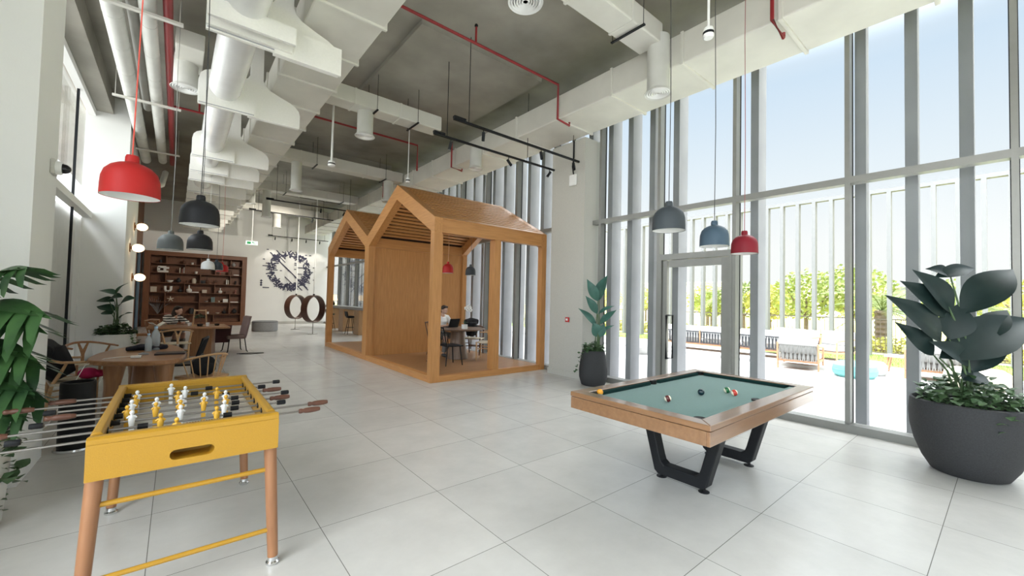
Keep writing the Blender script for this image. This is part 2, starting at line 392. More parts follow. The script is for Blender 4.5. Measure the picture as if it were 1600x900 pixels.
# ------------------------------------------------------------------ timber pavilions
def pavilion(y0, y1, label, partition):
    x0, x1, ze, zr = 3.72, 6.66, 3.13, 4.09
    t = thing('timber_pavilion', label, 'pavilion', (0, 0, 0), 0, None)
    ym = (y0+y1)/2; pw = .14
    MB().box(x0+.02, y0+.05, .02, x1-.02, y1-.05, .10).out('deck', M_DECK, t)
    gw = .17; zl = ze-.30
    MB().box(x0+gw+.02, y0+.002, 0, x1-gw, y0+.12, .12).out('plinth', M_PAVX, t, bevel=.003)
    MB().box(x0+.002, y0+pw, 0, x0+.12, y1-pw, .13).out('plinth', M_PAVY, t, bevel=.003)
    ps = [(x0, x0+gw+.02, y0, y0+pw), (x0, x0+gw, y1-pw, y1), (x1-gw+.03, x1, y0, y0+pw), (x1-gw+.03, x1, y1-pw, y1)]
    for a, b, c, d in ps: MB().box(a, c, 0, b, d, zl).out('post', M_PAV, t, bevel=.003)
    if partition: MB().box(5.165, y0+.004, .12, 5.32, y0+.2, zl+.02).out('post', M_PAV, t, bevel=.003)
    for c, d in ((y0+.001, y0+pw), (y1-pw, y1-.001)):
        MB().box(x0+gw, c, zl+.02, x1-gw, d, ze-.03).out('beam', M_PAVX, t, bevel=.003)
    sl = (zr-ze)/(ym-y0)
    for a, b in ((x0, x0+gw), (x1-gw, x1)):
        v = .33; zi = ze+pw*sl-v
        p = [(y0, zl), (y0, ze), (ym, zr), (y1, ze), (y1, zl), (y1-pw, zl), (y1-pw, zi), (ym, zr-v), (y0+pw, zi), (y0+pw, zl)]
        MB().prism(p, a, b, 'yz').out('gable_frame', M_PAVY, t, bevel=.003)
    n = 13
    L_ = math.hypot(ym-y0, zr-ze)
    for side in (0, 1):
        m = MB(); sg = 1 if side == 0 else -1; yb = y0 if side == 0 else y1
        dy, dz = sg*(ym-y0)/L_, (zr-ze)/L_
        for k in range(-1, n+1):
            if k < 0: s0, s1 = 0, .13
            elif k == n: s0, s1 = L_-.13, L_
            else:
                pitch = (L_-.30)/n; s0 = .15+k*pitch+.028; s1 = s0+pitch*.56
            nx = (-dz*sg, dy*sg)
            q = [(yb+dy*s0, ze+dz*s0), (yb+dy*s1, ze+dz*s1)]
            th = .030
            nrm = Vector((sg*dz, -sg*dy)); nrm = Vector((dz, -abs(dy))) if sg > 0 else Vector((-dz, -abs(dy)))
            p = [q[0], q[1], (q[1][0]+nrm.x*th, q[1][1]+nrm.y*th), (q[0][0]+nrm.x*th, q[0][1]+nrm.y*th)]
            m.prism(p, x0+gw+.001, x1-gw-.001, 'yz')
            k2 = .045 if 0 <= k < n else 0
            if k2: m.prism([(a+nrm.x*k2, b+nrm.y*k2) for a, b in p], x0+gw+.001, x1-gw-.001, 'yz')
        q = [(yb+dy*.05, ze+dz*.05), (yb+dy*(L_-.02), ze+dz*(L_-.02))]
        MB().prism([(q[0][0]+nrm.x*.030, q[0][1]+nrm.y*.030), (q[1][0]+nrm.x*.030, q[1][1]+nrm.y*.030), (q[1][0]+nrm.x*.045, q[1][1]+nrm.y*.045), (q[0][0]+nrm.x*.045, q[0][1]+nrm.y*.045)], x0+gw+.001, x1-gw-.001, 'yz').out('roof_panel', mat('dark_roof_lining', (.045, .018, .010), .8), t)
        m.out('roof_slats', M_PAVX, t)
    if partition:
        MB().box(x0+gw, y1-.10, .10, x1-gw+.03, y1-.02, zl+.02).out('partition_panel', M_PAV, t)
    return t
pavilion(6.87, 10.39, 'nearer orange oak pavilion with a slatted gable roof, round table and seated person inside', True)
pavilion(10.39, 13.85, 'farther orange oak pavilion, open on both sides, behind the nearer one', False)

# ------------------------------------------------------------------ pendant lamps
def pendant_mesh(col, name):
    m = mat('pendant_'+name, col, .5, spec=.22); return m
PM = {k: pendant_mesh(c, k) for k, c in dict(red=(.42, .022, .02), black=(.02, .02, .022), grey=(.13, .145, .145), slate=(.07, .11, .15), charcoal=(.055, .065, .072), white=(.80, .80, .78), crimson=(.24, .018, .03)).items()}
M_INNER = mat('pendant_inside_white', (.80, .80, .78), .5)
def pendant(x, y, zb, colour, label, group, D=.30, cord=(.05, .05, .05), top=CZ):
    t = thing('pendant_lamp', label, 'pendant lamp', (x, y, zb), 0, group)
    R = D/2
    K = 1.28
    prof = [(R, 0), (R*.99, .05), (R*.97, .09), (R*.88, .125), (R*.70, .15), (R*.48, .165), (R*.30, .172), (R*.24, .176), (R*.235, .20), (R*.20, .212), (.012, .214)]
    MB().lathe([(a, b*K) for a, b in prof], seg=40, cap=False).out('lamp_shade', PM[colour], t, smooth=True, angle=50)
    MB().lathe([(a, b*K) for a, b in ((R*.985, .002), (R*.975, .05), (R*.95, .088), (R*.86, .12), (R*.68, .144), (R*.4, .158), (0.001, .16))], seg=40, cap=False).out('shade_inside', M_INNER, t, smooth=True)
    MB().ell((0, 0, .09), (.032, .032, .04), 12).out('bulb', mat('bulb_glass', (.9, .9, .88), .3), t, smooth=True)
    MB().tube([(0, 0, .27), (.012, 0, (top-zb)*.35), (-.010, .004, (top-zb)*.7), (0, 0, top-zb)], .0042, 6).out('cord', mat('cord_%02x%02x%02x' % tuple(int(c*255) for c in cord), cord, .6), t, smooth=True)
    return t
pendant(-.25, 3.63, 2.20, 'red', 'large bright red dome pendant lamp on a red cord over the yellow football table', 'dome pendant lamps', cord=(.75, .10, .07))
pendant(.146, 4.66, 2.20, 'black', 'larger-looking black dome pendant lamp behind the red one', 'dome pendant lamps')
pendant(-.083, 7.66, 2.20, 'grey', 'grey dome pendant lamp left of the two black ones', 'dome pendant lamps', cord=(.35, .35, .33))
pendant(.24, 7.27, 2.20, 'black', 'smaller-looking black dome pendant lamp below and behind the front black one', 'dome pendant lamps')
pendant(.62, 13.17, 2.20, 'white', 'white dome pendant lamp in front of the bookcase', 'dome pendant lamps', cord=(.7, .7, .68))
pendant(.806, 13.3, 2.20, 'charcoal', 'dark grey dome pendant lamp between the white and red ones in front of the bookcase', 'dome pendant lamps')
pendant(1.0, 14.29, 2.20, 'red', 'small red dome pendant lamp in front of the bookcase', 'dome pendant lamps', cord=(.55, .10, .08))
pendant(3.50, 2.0, 2.26, 'charcoal', 'charcoal dome pendant lamp, leftmost and highest of three over the pool table', 'dome pendant lamps', D=.29)
pendant(4.42, 2.0, 2.21, 'slate', 'slate blue dome pendant lamp, middle of three over the pool table', 'dome pendant lamps', D=.29)
pendant(5.20, 2.0, 2.20, 'crimson', 'dark red dome pendant lamp, rightmost of three over the pool table', 'dome pendant lamps', D=.29, cord=(.35, .12, .12))
pendant(5.02, 8.55, 2.20, 'red', 'red dome pendant lamp inside the nearer pavilion', 'dome pendant lamps', D=.26, cord=(.6, .35, .2), top=3.98)
pendant(5.74, 8.66, 2.19, 'charcoal', 'dark grey dome pendant lamp inside the nearer pavilion', 'dome pendant lamps', D=.26, top=4.0)

# ------------------------------------------------------------------ pool table
def pool_table():
    t = thing('pool_table', 'oak pool table with green cloth on black trapezoid legs', 'pool table', (3.815, 1.85, 0))
    X, Yh = 1.105, .61
    fr = [('x', -X, -Yh), ('x', -X, Yh-.13), ('y', -X, 0), ('y', X-.13, 0)]
    # upper rails with mitred corners
    def rail(a, b, c, d, mt): MB().prism([a, b, c, d], .759, .80, 'xy').out('rail', mt, t, bevel=.006, seg=3)
    w = .115
    rail((-X, -Yh), (X, -Yh), (X-w, -Yh+w), (-X+w, -Yh+w), M_POOLW); rail((X, Yh), (-X, Yh), (-X+w, Yh-w), (X-w, Yh-w), M_POOLW)
    rail((X, -Yh), (X, Yh), (X-w, Yh-w), (X-w, -Yh+w), M_POOLWY); rail((-X, Yh), (-X, -Yh), (-X+w, -Yh+w), (-X+w, Yh-w), M_POOLWY)
    a = MB().box(-X+.004, -Yh+.004, .657, X-.004, -Yh+.03, .755).box(-X+.004, Yh-.03, .657, X-.004, Yh-.004, .755)
    a.box(-X+.004, -Yh+.03, .657, -X+.03, Yh-.03, .755).box(X-.03, -Yh+.03, .657, X-.004, Yh-.03, .755)
    a.out('apron', M_POOLW, t, bevel=.004)
    MB().box(-X+.03, -Yh+.03, .67, X-.03, Yh-.03, .756).out('slate_bed', M_BLACK, t)
    MB().box(-X+.13, -Yh+.13, .756, X-.13, Yh-.13, .762).out('playing_cloth', M_FELT, t)
    cx, cy = X-w, Yh-w; c = .042
    def cushion(p, q, n):     # p,q along rail; n inward normal
        p = Vector(p); q = Vector(q); n = Vector(n); d = (q-p).normalized()
        vs = [p, q, q+n*c-d*c*.8, p+n*c+d*c*.8]
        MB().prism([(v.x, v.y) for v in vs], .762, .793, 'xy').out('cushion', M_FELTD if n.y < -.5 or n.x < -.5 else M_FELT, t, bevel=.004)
    g = .055
    cushion((-cx+g, -cy), (-g, -cy), (0, 1)); cushion((g, -cy), (cx-g, -cy), (0, 1))
    cushion((cx-g, cy), (g, cy), (0, -1)); cushion((-g, cy), (-cx+g, cy), (0, -1))
    cushion((cx, -cy+g), (cx, cy-g), (-1, 0)); cushion((-cx, cy-g), (-cx, -cy+g), (1, 0))
    for px in (-cx+.018, 0, cx-.018):
        for sy in (-1, 1):
            y = sy*(cy-.018 if px else cy-.006)
            MB().lathe([(.0, .797), (.040, .797), (.043, .799), (.041, .795), (.040, .7625), (.0, .7625)], (px, y, 0), 24).out('pocket', M_BLACKP, t, smooth=True)
    for px in (-.30, .64):
        for k in (0,):
            o = [(-.46, .66), (-.33, .66), (-.27, .66)]
            outer = [(-.40, .657), (-.235, .062), (-.20, .034), (.21, .034), (.245, .062), (.41, .657)]
            inner = [(.315, .657), (.195, .20), (.180, .155), (.145, .128), (-.135, .128), (-.170, .155), (-.185, .20), (-.305, .657)]
            MB().prism([(y, z) for y, z in outer+inner], px-.055, px+.055, 'yz').out('leg_frame', M_BLACK, t, bevel=.01)
            for yy in (-.19, .20):
                MB().lathe([(.0, 0), (.045, 0), (.045, .006), (.014, .010), (.014, .036), (0, .036)], (px, yy, 0), 20).out('levelling_foot', M_BLACK, t, smooth=True)
    MB().box(-.30, -.05, .60, .64, .05, .657).out('stretcher', M_BLACK, t)
pool_table()
def ball(x, y, base, stripe, label):
    m = bpy.data.materials.new('ball'); m.use_nodes = True; nt = m.node_tree; N = nt.nodes; L = nt.links; b = N['Principled BSDF']; b.inputs['Roughness'].default_value = .08
    tc = N.new('ShaderNodeTexCoord'); sp = N.new('ShaderNodeSeparateXYZ'); L.new(tc.outputs['Object'], sp.inputs[0])
    ab = N.new('ShaderNodeMath'); ab.operation = 'ABSOLUTE'; L.new(sp.outputs['Z'], ab.inputs[0])
    c = N.new('ShaderNodeMath'); c.operation = 'LESS_THAN'; c.inputs[1].default_value = .015; L.new(ab.outputs[0], c.inputs[0])
    mx = N.new('ShaderNodeMix'); mx.data_type = 'RGBA'; L.new(c.outputs[0], mx.inputs[0])
    mx.inputs[6].default_value = (*(stripe or base), 1); mx.inputs[7].default_value = (*base, 1); L.new(mx.outputs[2], b.inputs['Base Color'])
    o = MB().ell((0, 0, 0), .0286, 28).out('pool_ball', m, smooth=True); o.location = (x, y, .7906)
    o.rotation_euler = (1.1, .6, .4)
    tag(o, label, 'pool ball', 'balls on the pool table')
IV = (.80, .74, .58)
ball(2.93, 2.31, (.85, .36, .03), None, 'orange ball near the far left pocket of the pool table')
ball(3.22, 1.83, (.10, .02, .02), IV, 'cream and dark maroon striped ball left of the middle of the cloth')
ball(3.72, 1.79, (.012, .03, .04), None, 'very dark ball near the middle of the cloth')
ball(4.02, 1.69, (.02, .13, .05), IV, 'green and white striped ball beside the red one')
ball(3.96, 1.60, (.55, .05, .035), IV, 'red and cream striped ball, rightmost on the cloth')

# ------------------------------------------------------------------ football table
M_GRIP = mat('brown_wood_grip', (.13, .05, .028), .4, noise=(20, (.09, .035, .02)))
def foosball():
    t = thing('football_table', 'mustard yellow table football with wooden legs and steel rods', 'football table', (.1, 3.49, 0))
    X, Yh = .40, .735
    zb, zt = .685, .885
    tl = .055
    # body: long sides (x) and short ends (y), ends with oval hand openings
    for s in (-1, 1):
        MB().prism([(s*X, zb), (s*X, zt-.01), (s*(X-.012), zt), (s*(X-.038), zt), (s*(X-.048), zt-.012), (s*(X-.02), zb)], -Yh+.125, Yh-.05, 'xz').out('side_wall', M_YEL, t, bevel=.005)
    for s, nm in ((-1, 'near'), (1, 'far')):
        # end wall panel with a slot, made as a ring of faces
        zc, hx, hr = (zb+zt)/2-.04, .068, .026
        slot = []
        for k in range(13): a = -PI/2+PI*k/12; slot.append((.0+hx+hr*math.cos(a), zc+hr*math.sin(a)))
        for k in range(13): a = PI/2+PI*k/12; slot.append((-hx+hr*math.cos(a), zc+hr*math.sin(a)))
        n = len(slot); outer = []
        W2, z0, z1 = X, zb, zt-.03
        for (u, v) in slot:       # project to rectangle
            du, dv = u, v-zc
            k = min(W2/abs(du) if abs(du) > 1e-6 else 1e9, ((z1-zc) if dv > 0 else (zc-z0))/abs(dv) if abs(dv) > 1e-6 else 1e9)
            outer.append((du*k, zc+dv*k))
        cor = [(W2, z0), (W2, z1), (-W2, z1), (-W2, z0)]
        for cu, cv in cor:
            i = min(range(n), key=lambda j: (outer[j][0]-cu)**2+(outer[j][1]-cv)**2); outer[i] = (cu, cv)
        yo, yi = s*Yh, s*(Yh-(.125 if s < 0 else .05))
        m = MB(); vs = [(u, yo, v) for u, v in outer]+[(u, yo, v) for u, v in slot]+[(u, yi, v) for u, v in slot]+[(u, yi, v) for u, v in outer]
        fs = []
        for i in range(n):
            j = (i+1) % n
            fs += [(i, j, n+j, n+i), (n+i, n+j, 2*n+j, 2*n+i), (2*n+i, 2*n+j, 3*n+j, 3*n+i), (3*n+i, 3*n+j, j, i)]
        m.add(vs, fs).out('end_wall', M_YEL, t)
        th = .125 if s < 0 else .05; MB().box(-.1, s*(Yh-th-.004), zc-.03, .1, s*(Yh-th), zc+.03).out('handle_recess', mat('dark_mustard', (.30, .17, .015), .5), t)
    b = MB().prism([(-Yh, zt-.006), (-Yh+.02, zt+.004), (-Yh+.12, zt-.012), (-Yh+.125, zt-.03), (-Yh, zt-.03)], -X, X, 'yz')
    b.out('end_rim', M_YEL, t, bevel=.003)
    MB().prism([(Yh, zt-.006), (Yh-.02, zt+.004), (Yh-.05, zt-.004), (Yh-.05, zt-.03), (Yh, zt-.03)], -X, X, 'yz').out('end_rim', M_YEL, t, bevel=.003)
    MB().box(-X+.03, -Yh+.126, .70, X-.03, Yh-.056, .735).out('playing_field', mat('grey_field', (.50, .50, .49), .35), t)
    MB().box(-.14, Yh-.056, .755, .14, Yh-.049, .845).out('goal', mat('dark_mustard', (.30, .17, .015), .5), t)
    for k in range(7): MB().box(.30, -.50+k*.16, .7352, .36, -.43+k*.16, .7362).out('field_marking', M_WHITEP, t)
    mk = MB()
    for k in range(14): mk.box(-.03+k*.012, -Yh+.06, zt+.0028-.0012, -.024+k*.012, -Yh+.068, zt+.0033-.0005)
    mk.out('score_marking', M_GRIP, t)
    Yr = [4.02-3.49-.157*i for i in range(8)]; zr = .838
    P_ = {0: [0.0], 1: [-.18, .08], 2: [-.18, .04, .26], 3: [-.19, -.07, .055, .18, .30], 4: [-.20, -.07, .05, .17, .29], 5: [-.17, .05, .27], 6: [-.04, .22], 7: [.03]}
    left = {0: .60, 1: .74, 3: .52, 5: .72}          # handle reach on the left
    for k, y in enumerate(Yr):
        W = k in left
        reach = {0: .60, 1: .76, 3: .54, 5: .74}.get(k)
        capL = {2: -.66, 4: -.66, 6: -.68, 7: -.90}.get(k)
        capR = {0: .60, 1: .47, 3: .58, 5: .50}.get(k)
        grR = {2: .44, 4: .44, 6: .62, 7: .53}.get(k)
        xl = -(reach+.06) if W else capL+.03; xr = capR-.03 if W else grR+.02
        r = MB().tube([(xl, y, zr), (xr, y, zr)], .0062, 10).out('rod', M_STEEL, t, smooth=True)
        g = [(0, .0), (.010, .0), (.015, .006), (.015, .02), (.012, .026), (.0165, .04), (.018, .07), (.0165, .10), (.014, .12), (.011, .128), (0, .128)]
        gx = (xl-.06) if W else xr-.01
        MB().lathe([(a, b) for a, b in g], (gx, y, zr), 18, 'x').out('handle', M_GRIP, r, smooth=True, angle=60)
        cx = capR if W else capL
        MB().lathe([(0, -.03), (.014, -.03), (.016, -.02), (.016, .015), (.013, .022), (0, .022)], (cx, y, zr), 16, 'x').out('end_cap', M_BLACK, r, smooth=True)
        for s in (-1, 1):
            MB().lathe([(.019, 0), (.019, .006), (0.008, .006)], (s*(X-.045)-(.003 if s > 0 else .003), y, zr), 16, 'x').out('bearing', M_BLACK, r, smooth=True)
        xs = [p-.1 for p in P_[k]]; xs.sort()
        bl = max(xs[0]-.075, -X+.06); br = min(xs[-1]+.055, X-.10)
        if k in (0,): bl, br = -X+.06, .13
        for bx in (bl, br): MB().tube([(bx-.022, y, zr), (bx+.022, y, zr)], .015, 14).out('bumper', M_BLACKP, r, smooth=True)
        pm = M_WHITEP if W else M_YELD
        for x in xs:
            p = MB()
            p.ell((x, y, zr+.048), (.0115, .0115, .0135), 12)
            p.lathe([(0.001, .0), (.006, .0), (.007, .012), (.006, .016)], (x, y, zr+.026), 10)
            p.tube([(x, y, zr+.030), (x, y, zr+.012), (x, y, zr-.025), (x, y, zr-.055)], [.010, .017, .0125, .010], 10, sx=1.0)
            p.tube([(x-.021, y, zr+.018), (x-.012, y, zr+.026), (x+.012, y, zr+.026), (x+.021, y, zr+.018)], [.005, .007, .007, .005], 8)
            p.box(x-.012, y-.010, zr-.088, x+.012, y+.010, zr-.045)
            p.out('player', pm, r, smooth=True, angle=45)
    # tapered wooden legs with steel feet
    for sx in (-1, 1):
        for sy in (-1, 1):
            xt, yt = sx*(X-.03), sy*(Yh-.06); xb, yb = sx*(X+.01), sy*(Yh-.03) if sy < 0 else sy*(Yh-.14)
            xb = sx*X
            m = MB().tube([(xb, yb, .045), (xt, yt, zb)], [.028, .034], 12); lg = m.out('leg', mat('leg_wood', (.36, .17, .08), .4, noise=(3, (.29, .13, .06)), stretch=(12, 12, 1.2)), t, smooth=True)
            MB().lathe([(.0, 0), (.032, 0), (.036, .006), (.036, .016), (.028, .024), (.026, .045), (.0, .045)], (xb, yb, 0), 20).out('foot', M_CHROME, lg, smooth=True)
    def lx(z): return X-.03+.03*(zb-z)/zb
    for z, y in ((.55, -Yh+.055), (.20, -Yh+.038), (.55, Yh-.07), (.40, Yh-.09)):
        MB().tube([(-lx(z), y, z), (lx(z), y, z)], .013, 10).out('stretcher', M_YEL, t, smooth=True)
foosball()

# ------------------------------------------------------------------ ducts, baffles, pipes
def flanged_duct(nm, x0, y0, z0, x1, y1, z1, axis, ribs, label, rib=.03, zx=None):
    t = thing(nm, label, 'duct', ((x0+x1)/2, (y0+y1)/2, z0))
    o = Vector(t.location)
    def b(m, *a): return m.box(a[0]-o.x, a[1]-o.y, a[2]-o.z, a[3]-o.x, a[4]-o.y, a[5]-o.z)
    b(MB(), x0, y0, z0, x1, y1, z1).out('duct_body', M_DUCT, t, bevel=.02)
    for r in ribs:
        m = MB()
        if axis == 'y': b(m, x0-rib, r, z0-rib, x1+rib, r+.045, z1)
        else: b(m, r, y0-rib, z0-rib, r+.045, y1+rib, z1)
        m.out('flange', M_DUCT, t, bevel=.008)
    return t
flanged_duct('rectangular_duct', 5.43, -3.95, 5.0, 6.40, 24.9, 5.45, 'y', [-3.2+1.22*i for i in range(23)], 'long rectangular cream duct running along the window wall')
flanged_duct('rectangular_duct', 1.11, -3.95, 5.0, 1.93, 24.6, 5.45, 'y', [-3.4+1.05*i for i in range(27)], 'long rectangular cream duct beside the white felt baffles')
def branch(y, x0, x1, z0, label, h=.3, d=.38, xe=None):
    t = flanged_duct('branch_duct', x0, y, z0, x1, y+d, z0+h, 'x', [x0+.9*i+.5 for i in range(int((x1-x0)/.9))], label, rib=.01)
    for hx in (x0+.9, x1-.6):
        MB().box(hx-(x0+x1)/2, -d/2-.08, -.03, hx+.035-(x0+x1)/2, d/2+.08, -.012).out('hanger', M_BLACK, t)
        for s in (-1, 1): MB().tube([(hx+.017-(x0+x1)/2, s*(d/2+.06), -.02), (hx+.017-(x0+x1)/2, s*(d/2+.06), CZ-z0)], .005, 5).out('hanger_rod', M_BLACK, t)
    return t
branch(3.12, 2.2, 5.25, 5.30, 'nearest cross duct ending in a dropped round diffuser by the windows')
branch(7.75, 1.95, 4.30, 5.20, 'second cross duct, above the front of the pavilion')
branch(12.1, 1.95, 5.40, 5.20, 'third cross duct, beyond the pavilion ridge')
branch(16.2, 1.95, 5.40, 5.20, 'fourth cross duct, toward the back wall')
branch(20.4, 1.95, 5.40, 5.20, 'fifth cross duct, nearest the back wall')
def diffuser(x, y, zb, ztop, r, label, elbow=0):
    t = thing('round_diffuser', label, 'air diffuser', (x, y, zb), 0, 'dropped round air diffusers')
    prof = [(r, .03), (r*1.22, .0), (r*1.25, .006), (r*1.02, .05), (r, .06), (r, ztop-zb)]
    MB().lathe(prof, seg=28).out('drum', M_PIPEW if elbow == 0 else M_DUCT, t, smooth=True)
    for k in range(5):
        rr = r*(.20+.2*k)
        MB().lathe([(rr-.014, .014), (rr, .004), (rr+.012, .014), (rr, .024), (rr-.014, .014)], seg=28).out('cone_ring', M_WHITEP, t, smooth=True)
    MB().lathe([(0, .05), (r*.98, .05)], seg=24).out('throat', M_BLACKP, t)
    return t
diffuser(5.30, 3.22, 4.62, 5.45, .155, 'round diffuser on the nearest cross duct, by the windows')
diffuser(2.75, 8.00, 4.72, 5.25, .15, 'round diffuser left of the track lights, under the second cross duct')
diffuser(5.30, 7.9, 4.62, 5.1, .14, 'round diffuser above the nearer pavilion roof, by the right-hand duct')
diffuser(2.42, 12.3, 4.42, 5.25, .13, 'round diffuser above the white ceiling speaker, farther down the hall')
diffuser(.0, 8.5, 4.90, 5.5, .16, 'round diffuser between the fire pipe and the felt baffles')
diffuser(2.33, 16.4, 4.27, 5.25, .13, 'round diffuser above the green exit sign')
diffuser(5.0, 12.3, 4.55, 5.25, .14, 'round diffuser behind the nearer pavilion ridge')
diffuser(3.35, 20.6, 4.55, 5.25, .15, 'round diffuser above the wall mural')
diffuser(2.0, 17.6, 4.9, 5.4, .14, 'round diffuser beside the far end of the felt baffles')
o = thing('flat_diffuser', 'flat round ceiling diffuser at the top edge of the picture', 'air diffuser', (3.42, 4.02, 5.50))
MB().lathe([(0, .03), (.18, .03), (.20, .05), (.20, .45)], seg=32).out('drum', M_PIPEW, o, smooth=True)
for k in range(5): MB().lathe([(.035*k+.03, .015), (.035*k+.05, 0), (.035*k+.06, .02), (.035*k+.03, .015)], seg=32).out('cone_ring', M_WHITEP, o, smooth=True)
MB().lathe([(.19, .02), (.23, .0), (.235, .01), (.19, .04)], seg=32).out('rim', M_WHITEP, o, smooth=True)
MB().tube([(0, 0, 0), (0, -.01, 0)], .001, 5)

# long round white duct behind the baffles
o = MB()
o.tube([(.49, -4, 4.82)]+[(.49+.006*math.sin(i), -3+i*1.0, 4.82) for i in range(27)]+[(.49, 24.5, 4.82)], .21, 28).out('round_duct', M_FOIL, smooth=True)
tag(bpy.data.objects['round_duct'], 'shiny white round duct running through the felt baffles', 'duct')
bprof = [(.15, 4.5), (.15, 4.86), (.17, 4.94), (.22, 5.0), (.30, 5.04), (.50, 5.05), (.70, 5.055), (.78, 5.09), (.815, 5.16), (.82, 5.94), (.99, 5.94), (1.0, 5.12), (1.03, 5.05), (1.10, 4.99), (1.25, 4.93), (1.40, 4.88), (1.49, 4.83), (1.54, 4.77), (1.56, 4.70), (1.56, 4.5)]
bys = [5.57, 7.83, 10.92, 12.30, 13.30, 14.85, 16.1, 17.2, 18.3, 19.35, 20.5, 21.6, 22.66, 23.6]
for i, y in enumerate(bys):
    t = thing('felt_baffle', 'large white winged felt baffle hanging nearest, cut by the top edge' if i == 0 else 'white winged felt baffle, number '+str(i+1)+' from the front', 'acoustic baffle', (0, y, 4.5), 0, 'white felt baffles' if i else None)
    M4 = [(x, z-4.5) for x, z in bprof]
    MB().prism(M4, 0, .05, 'xz').out('felt_panel', M_BAFFLE, t)
    MB().prism([(.15, -.03), (.15, .34), (.17, .44), (.22, .5), (.30, .54), (.90, .54), (.90, -.03)], -.045, -.005, 'xz').out('front_layer', M_BAFFLE, t)
    MB().box(.16, -.046, -.012, .88, -.044, .002).out('front_seam', M_BAFFLE2, t)
    MB().box(.80, -.012, -.03, 1.55, .06, .0).out('lower_edge', M_BAFFLE, t)
    if i == 0:
        MB().box(.15, -.30, -.0, .98, -.26, .20).out('front_layer', M_BAFFLE, t)
        MB().box(.15, -.10, .0, .98, -.06, .10).out('front_layer', M_BAFFLE, t)
        MB().box(.80, -.06, -.05, 1.56, -.02, .30).out('front_layer', M_BAFFLE, t)

def pipe(nm, pts, r, m, label, cat='pipe', group=None, ribs=None):
    t = thing(nm, label, cat, pts[0], 0, group); p0 = Vector(pts[0])
    q = [Vector(p)-p0 for p in pts]
    MB().tube(q, r, 16).out('pipe_run', m, t, smooth=True, angle=60)
    if ribs:
        y = pts[0][1]+ribs
        while y < pts[-1][1]:
            MB().tube([(q[-1].x*(y-pts[0][1])/(pts[-1][1]-pts[0][1]), y-pts[0][1], 0), (q[-1].x*(y-pts[0][1])/(pts[-1][1]-pts[0][1]), y-pts[0][1]+.02, 0)], r*1.035, 16).out('band', M_PIPEW, t, smooth=True); y += ribs
    return t
pipe('insulated_pipe', [(-.80, 2, 5.4), (-.80, 15.8, 5.4)], .115, M_PIPEW, 'thick white insulated pipe nearest the left windows', ribs=.95)
pipe('insulated_pipe', [(-.43, 2, 5.4), (-.43, 15.6, 5.4)], .095, M_PIPEW, 'white insulated pipe beside the red fire main', ribs=.95)
pipe('insulated_pipe', [(-.62, 2, 5.62), (-.62, 12.0, 5.62)], .07, M_PIPEW, 'thinner white pipe above and between the two insulated pipes')
pipe('fire_main', [(-.22, 2, 5.45), (-.22, 16, 5.45)], .055, M_RED, 'thick dark red fire main under the left side of the ceiling')
pipe('drain_pipe', [(-.35, 15.3, 5.0), (-.40, 14.6, 4.5), (-.70, 14.1, 4.2), (-.86, 14.0, 4.2)], .07, M_DUCT, 'curved cream pipe bending toward the left wall above the bookcase')
for y in (7.2, 10.6, 14.2):
    t = thing('pipe_support', {7.2: 'nearest', 10.6: 'middle', 14.2: 'farthest'}[y]+' cream channel support carrying the white pipes on the left', 'pipe support', (-.55, y, 5.24), 0, 'pipe supports')
    MB().box(-.5, -.03, 0, .5, .03, .035).out('channel', M_DUCT, t)
    for s in (-.46, .46): MB().tube([(s, 0, 0), (s, 0, CZ-5.24)], .006, 6).out('threaded_rod', M_DUCT, t)
t = thing('junction_box', 'cream duct box beside the red fire main', 'duct', (-.12, 7.9, 5.3)); MB().box(-.02, -.05, 0, .33, .85, .25).out('box', M_DUCT, t, bevel=.01)
def sprinkler_line(pts, ups, label, r=.022):
    t = thing('sprinkler_pipe', label, 'sprinkler pipe', pts[0]); p0 = Vector(pts[0])
    MB().tube([Vector(p)-p0 for p in pts], r, 10).out('pipe_run', M_RED, t, smooth=True, angle=80)
    for x, y, z, up in ups:
        q = Vector((x, y, z))-p0; MB().tube([q, q+Vector((0, 0, up))], r*.8, 8).out('riser', M_RED, t, smooth=True)
        MB().ell(q+Vector((0, 0, up)), .03, 8).out('sprinkler_head', M_BLACK, t, smooth=True)
    return t
def poly(*p): return list(p)
sprinkler_line([(1.95, 5.25, 5.57), (5.30, 5.25, 5.57), (5.30, 5.25, 4.93), (5.62, 5.25, 4.90), (5.62, 5.25, 4.96)], [(3.47, 5.25, 5.57, .28)], 'dark red sprinkler pipe crossing the ceiling and dropping at the right-hand duct')
sprinkler_line([(5.30, 1.75, 5.93), (5.30, 1.75, 4.95), (5.68, 1.75, 4.90), (5.68, 1.75, 4.96)], [], 'short dark red sprinkler drop at the top right, by the windows')
sprinkler_line([(5.30, 9.0, 5.57), (5.30, 9.0, 4.93), (5.62, 9.0, 4.90), (5.62, 9.0, 4.96)], [], 'dark red sprinkler drop above the pavilion roof')
sprinkler_line([(1.95, 9.5, 5.45), (4.6, 9.5, 5.45), (4.6, 9.5, 4.8)], [(3.2, 9.5, 5.45, .25)], 'dark red sprinkler pipe behind the white hanging speaker')
sprinkler_line([(1.95, 13.2, 5.5), (5.2, 13.2, 5.5), (5.2, 13.2, 4.9)], [], 'dark red sprinkler pipe behind the second row of diffusers')
sprinkler_line([(-.22, 11.0, 5.45), (.9, 11.0, 5.45)], [(.25, 11.0, 5.45, .3)], 'dark red sprinkler branch off the fire main beside the felt baffles')
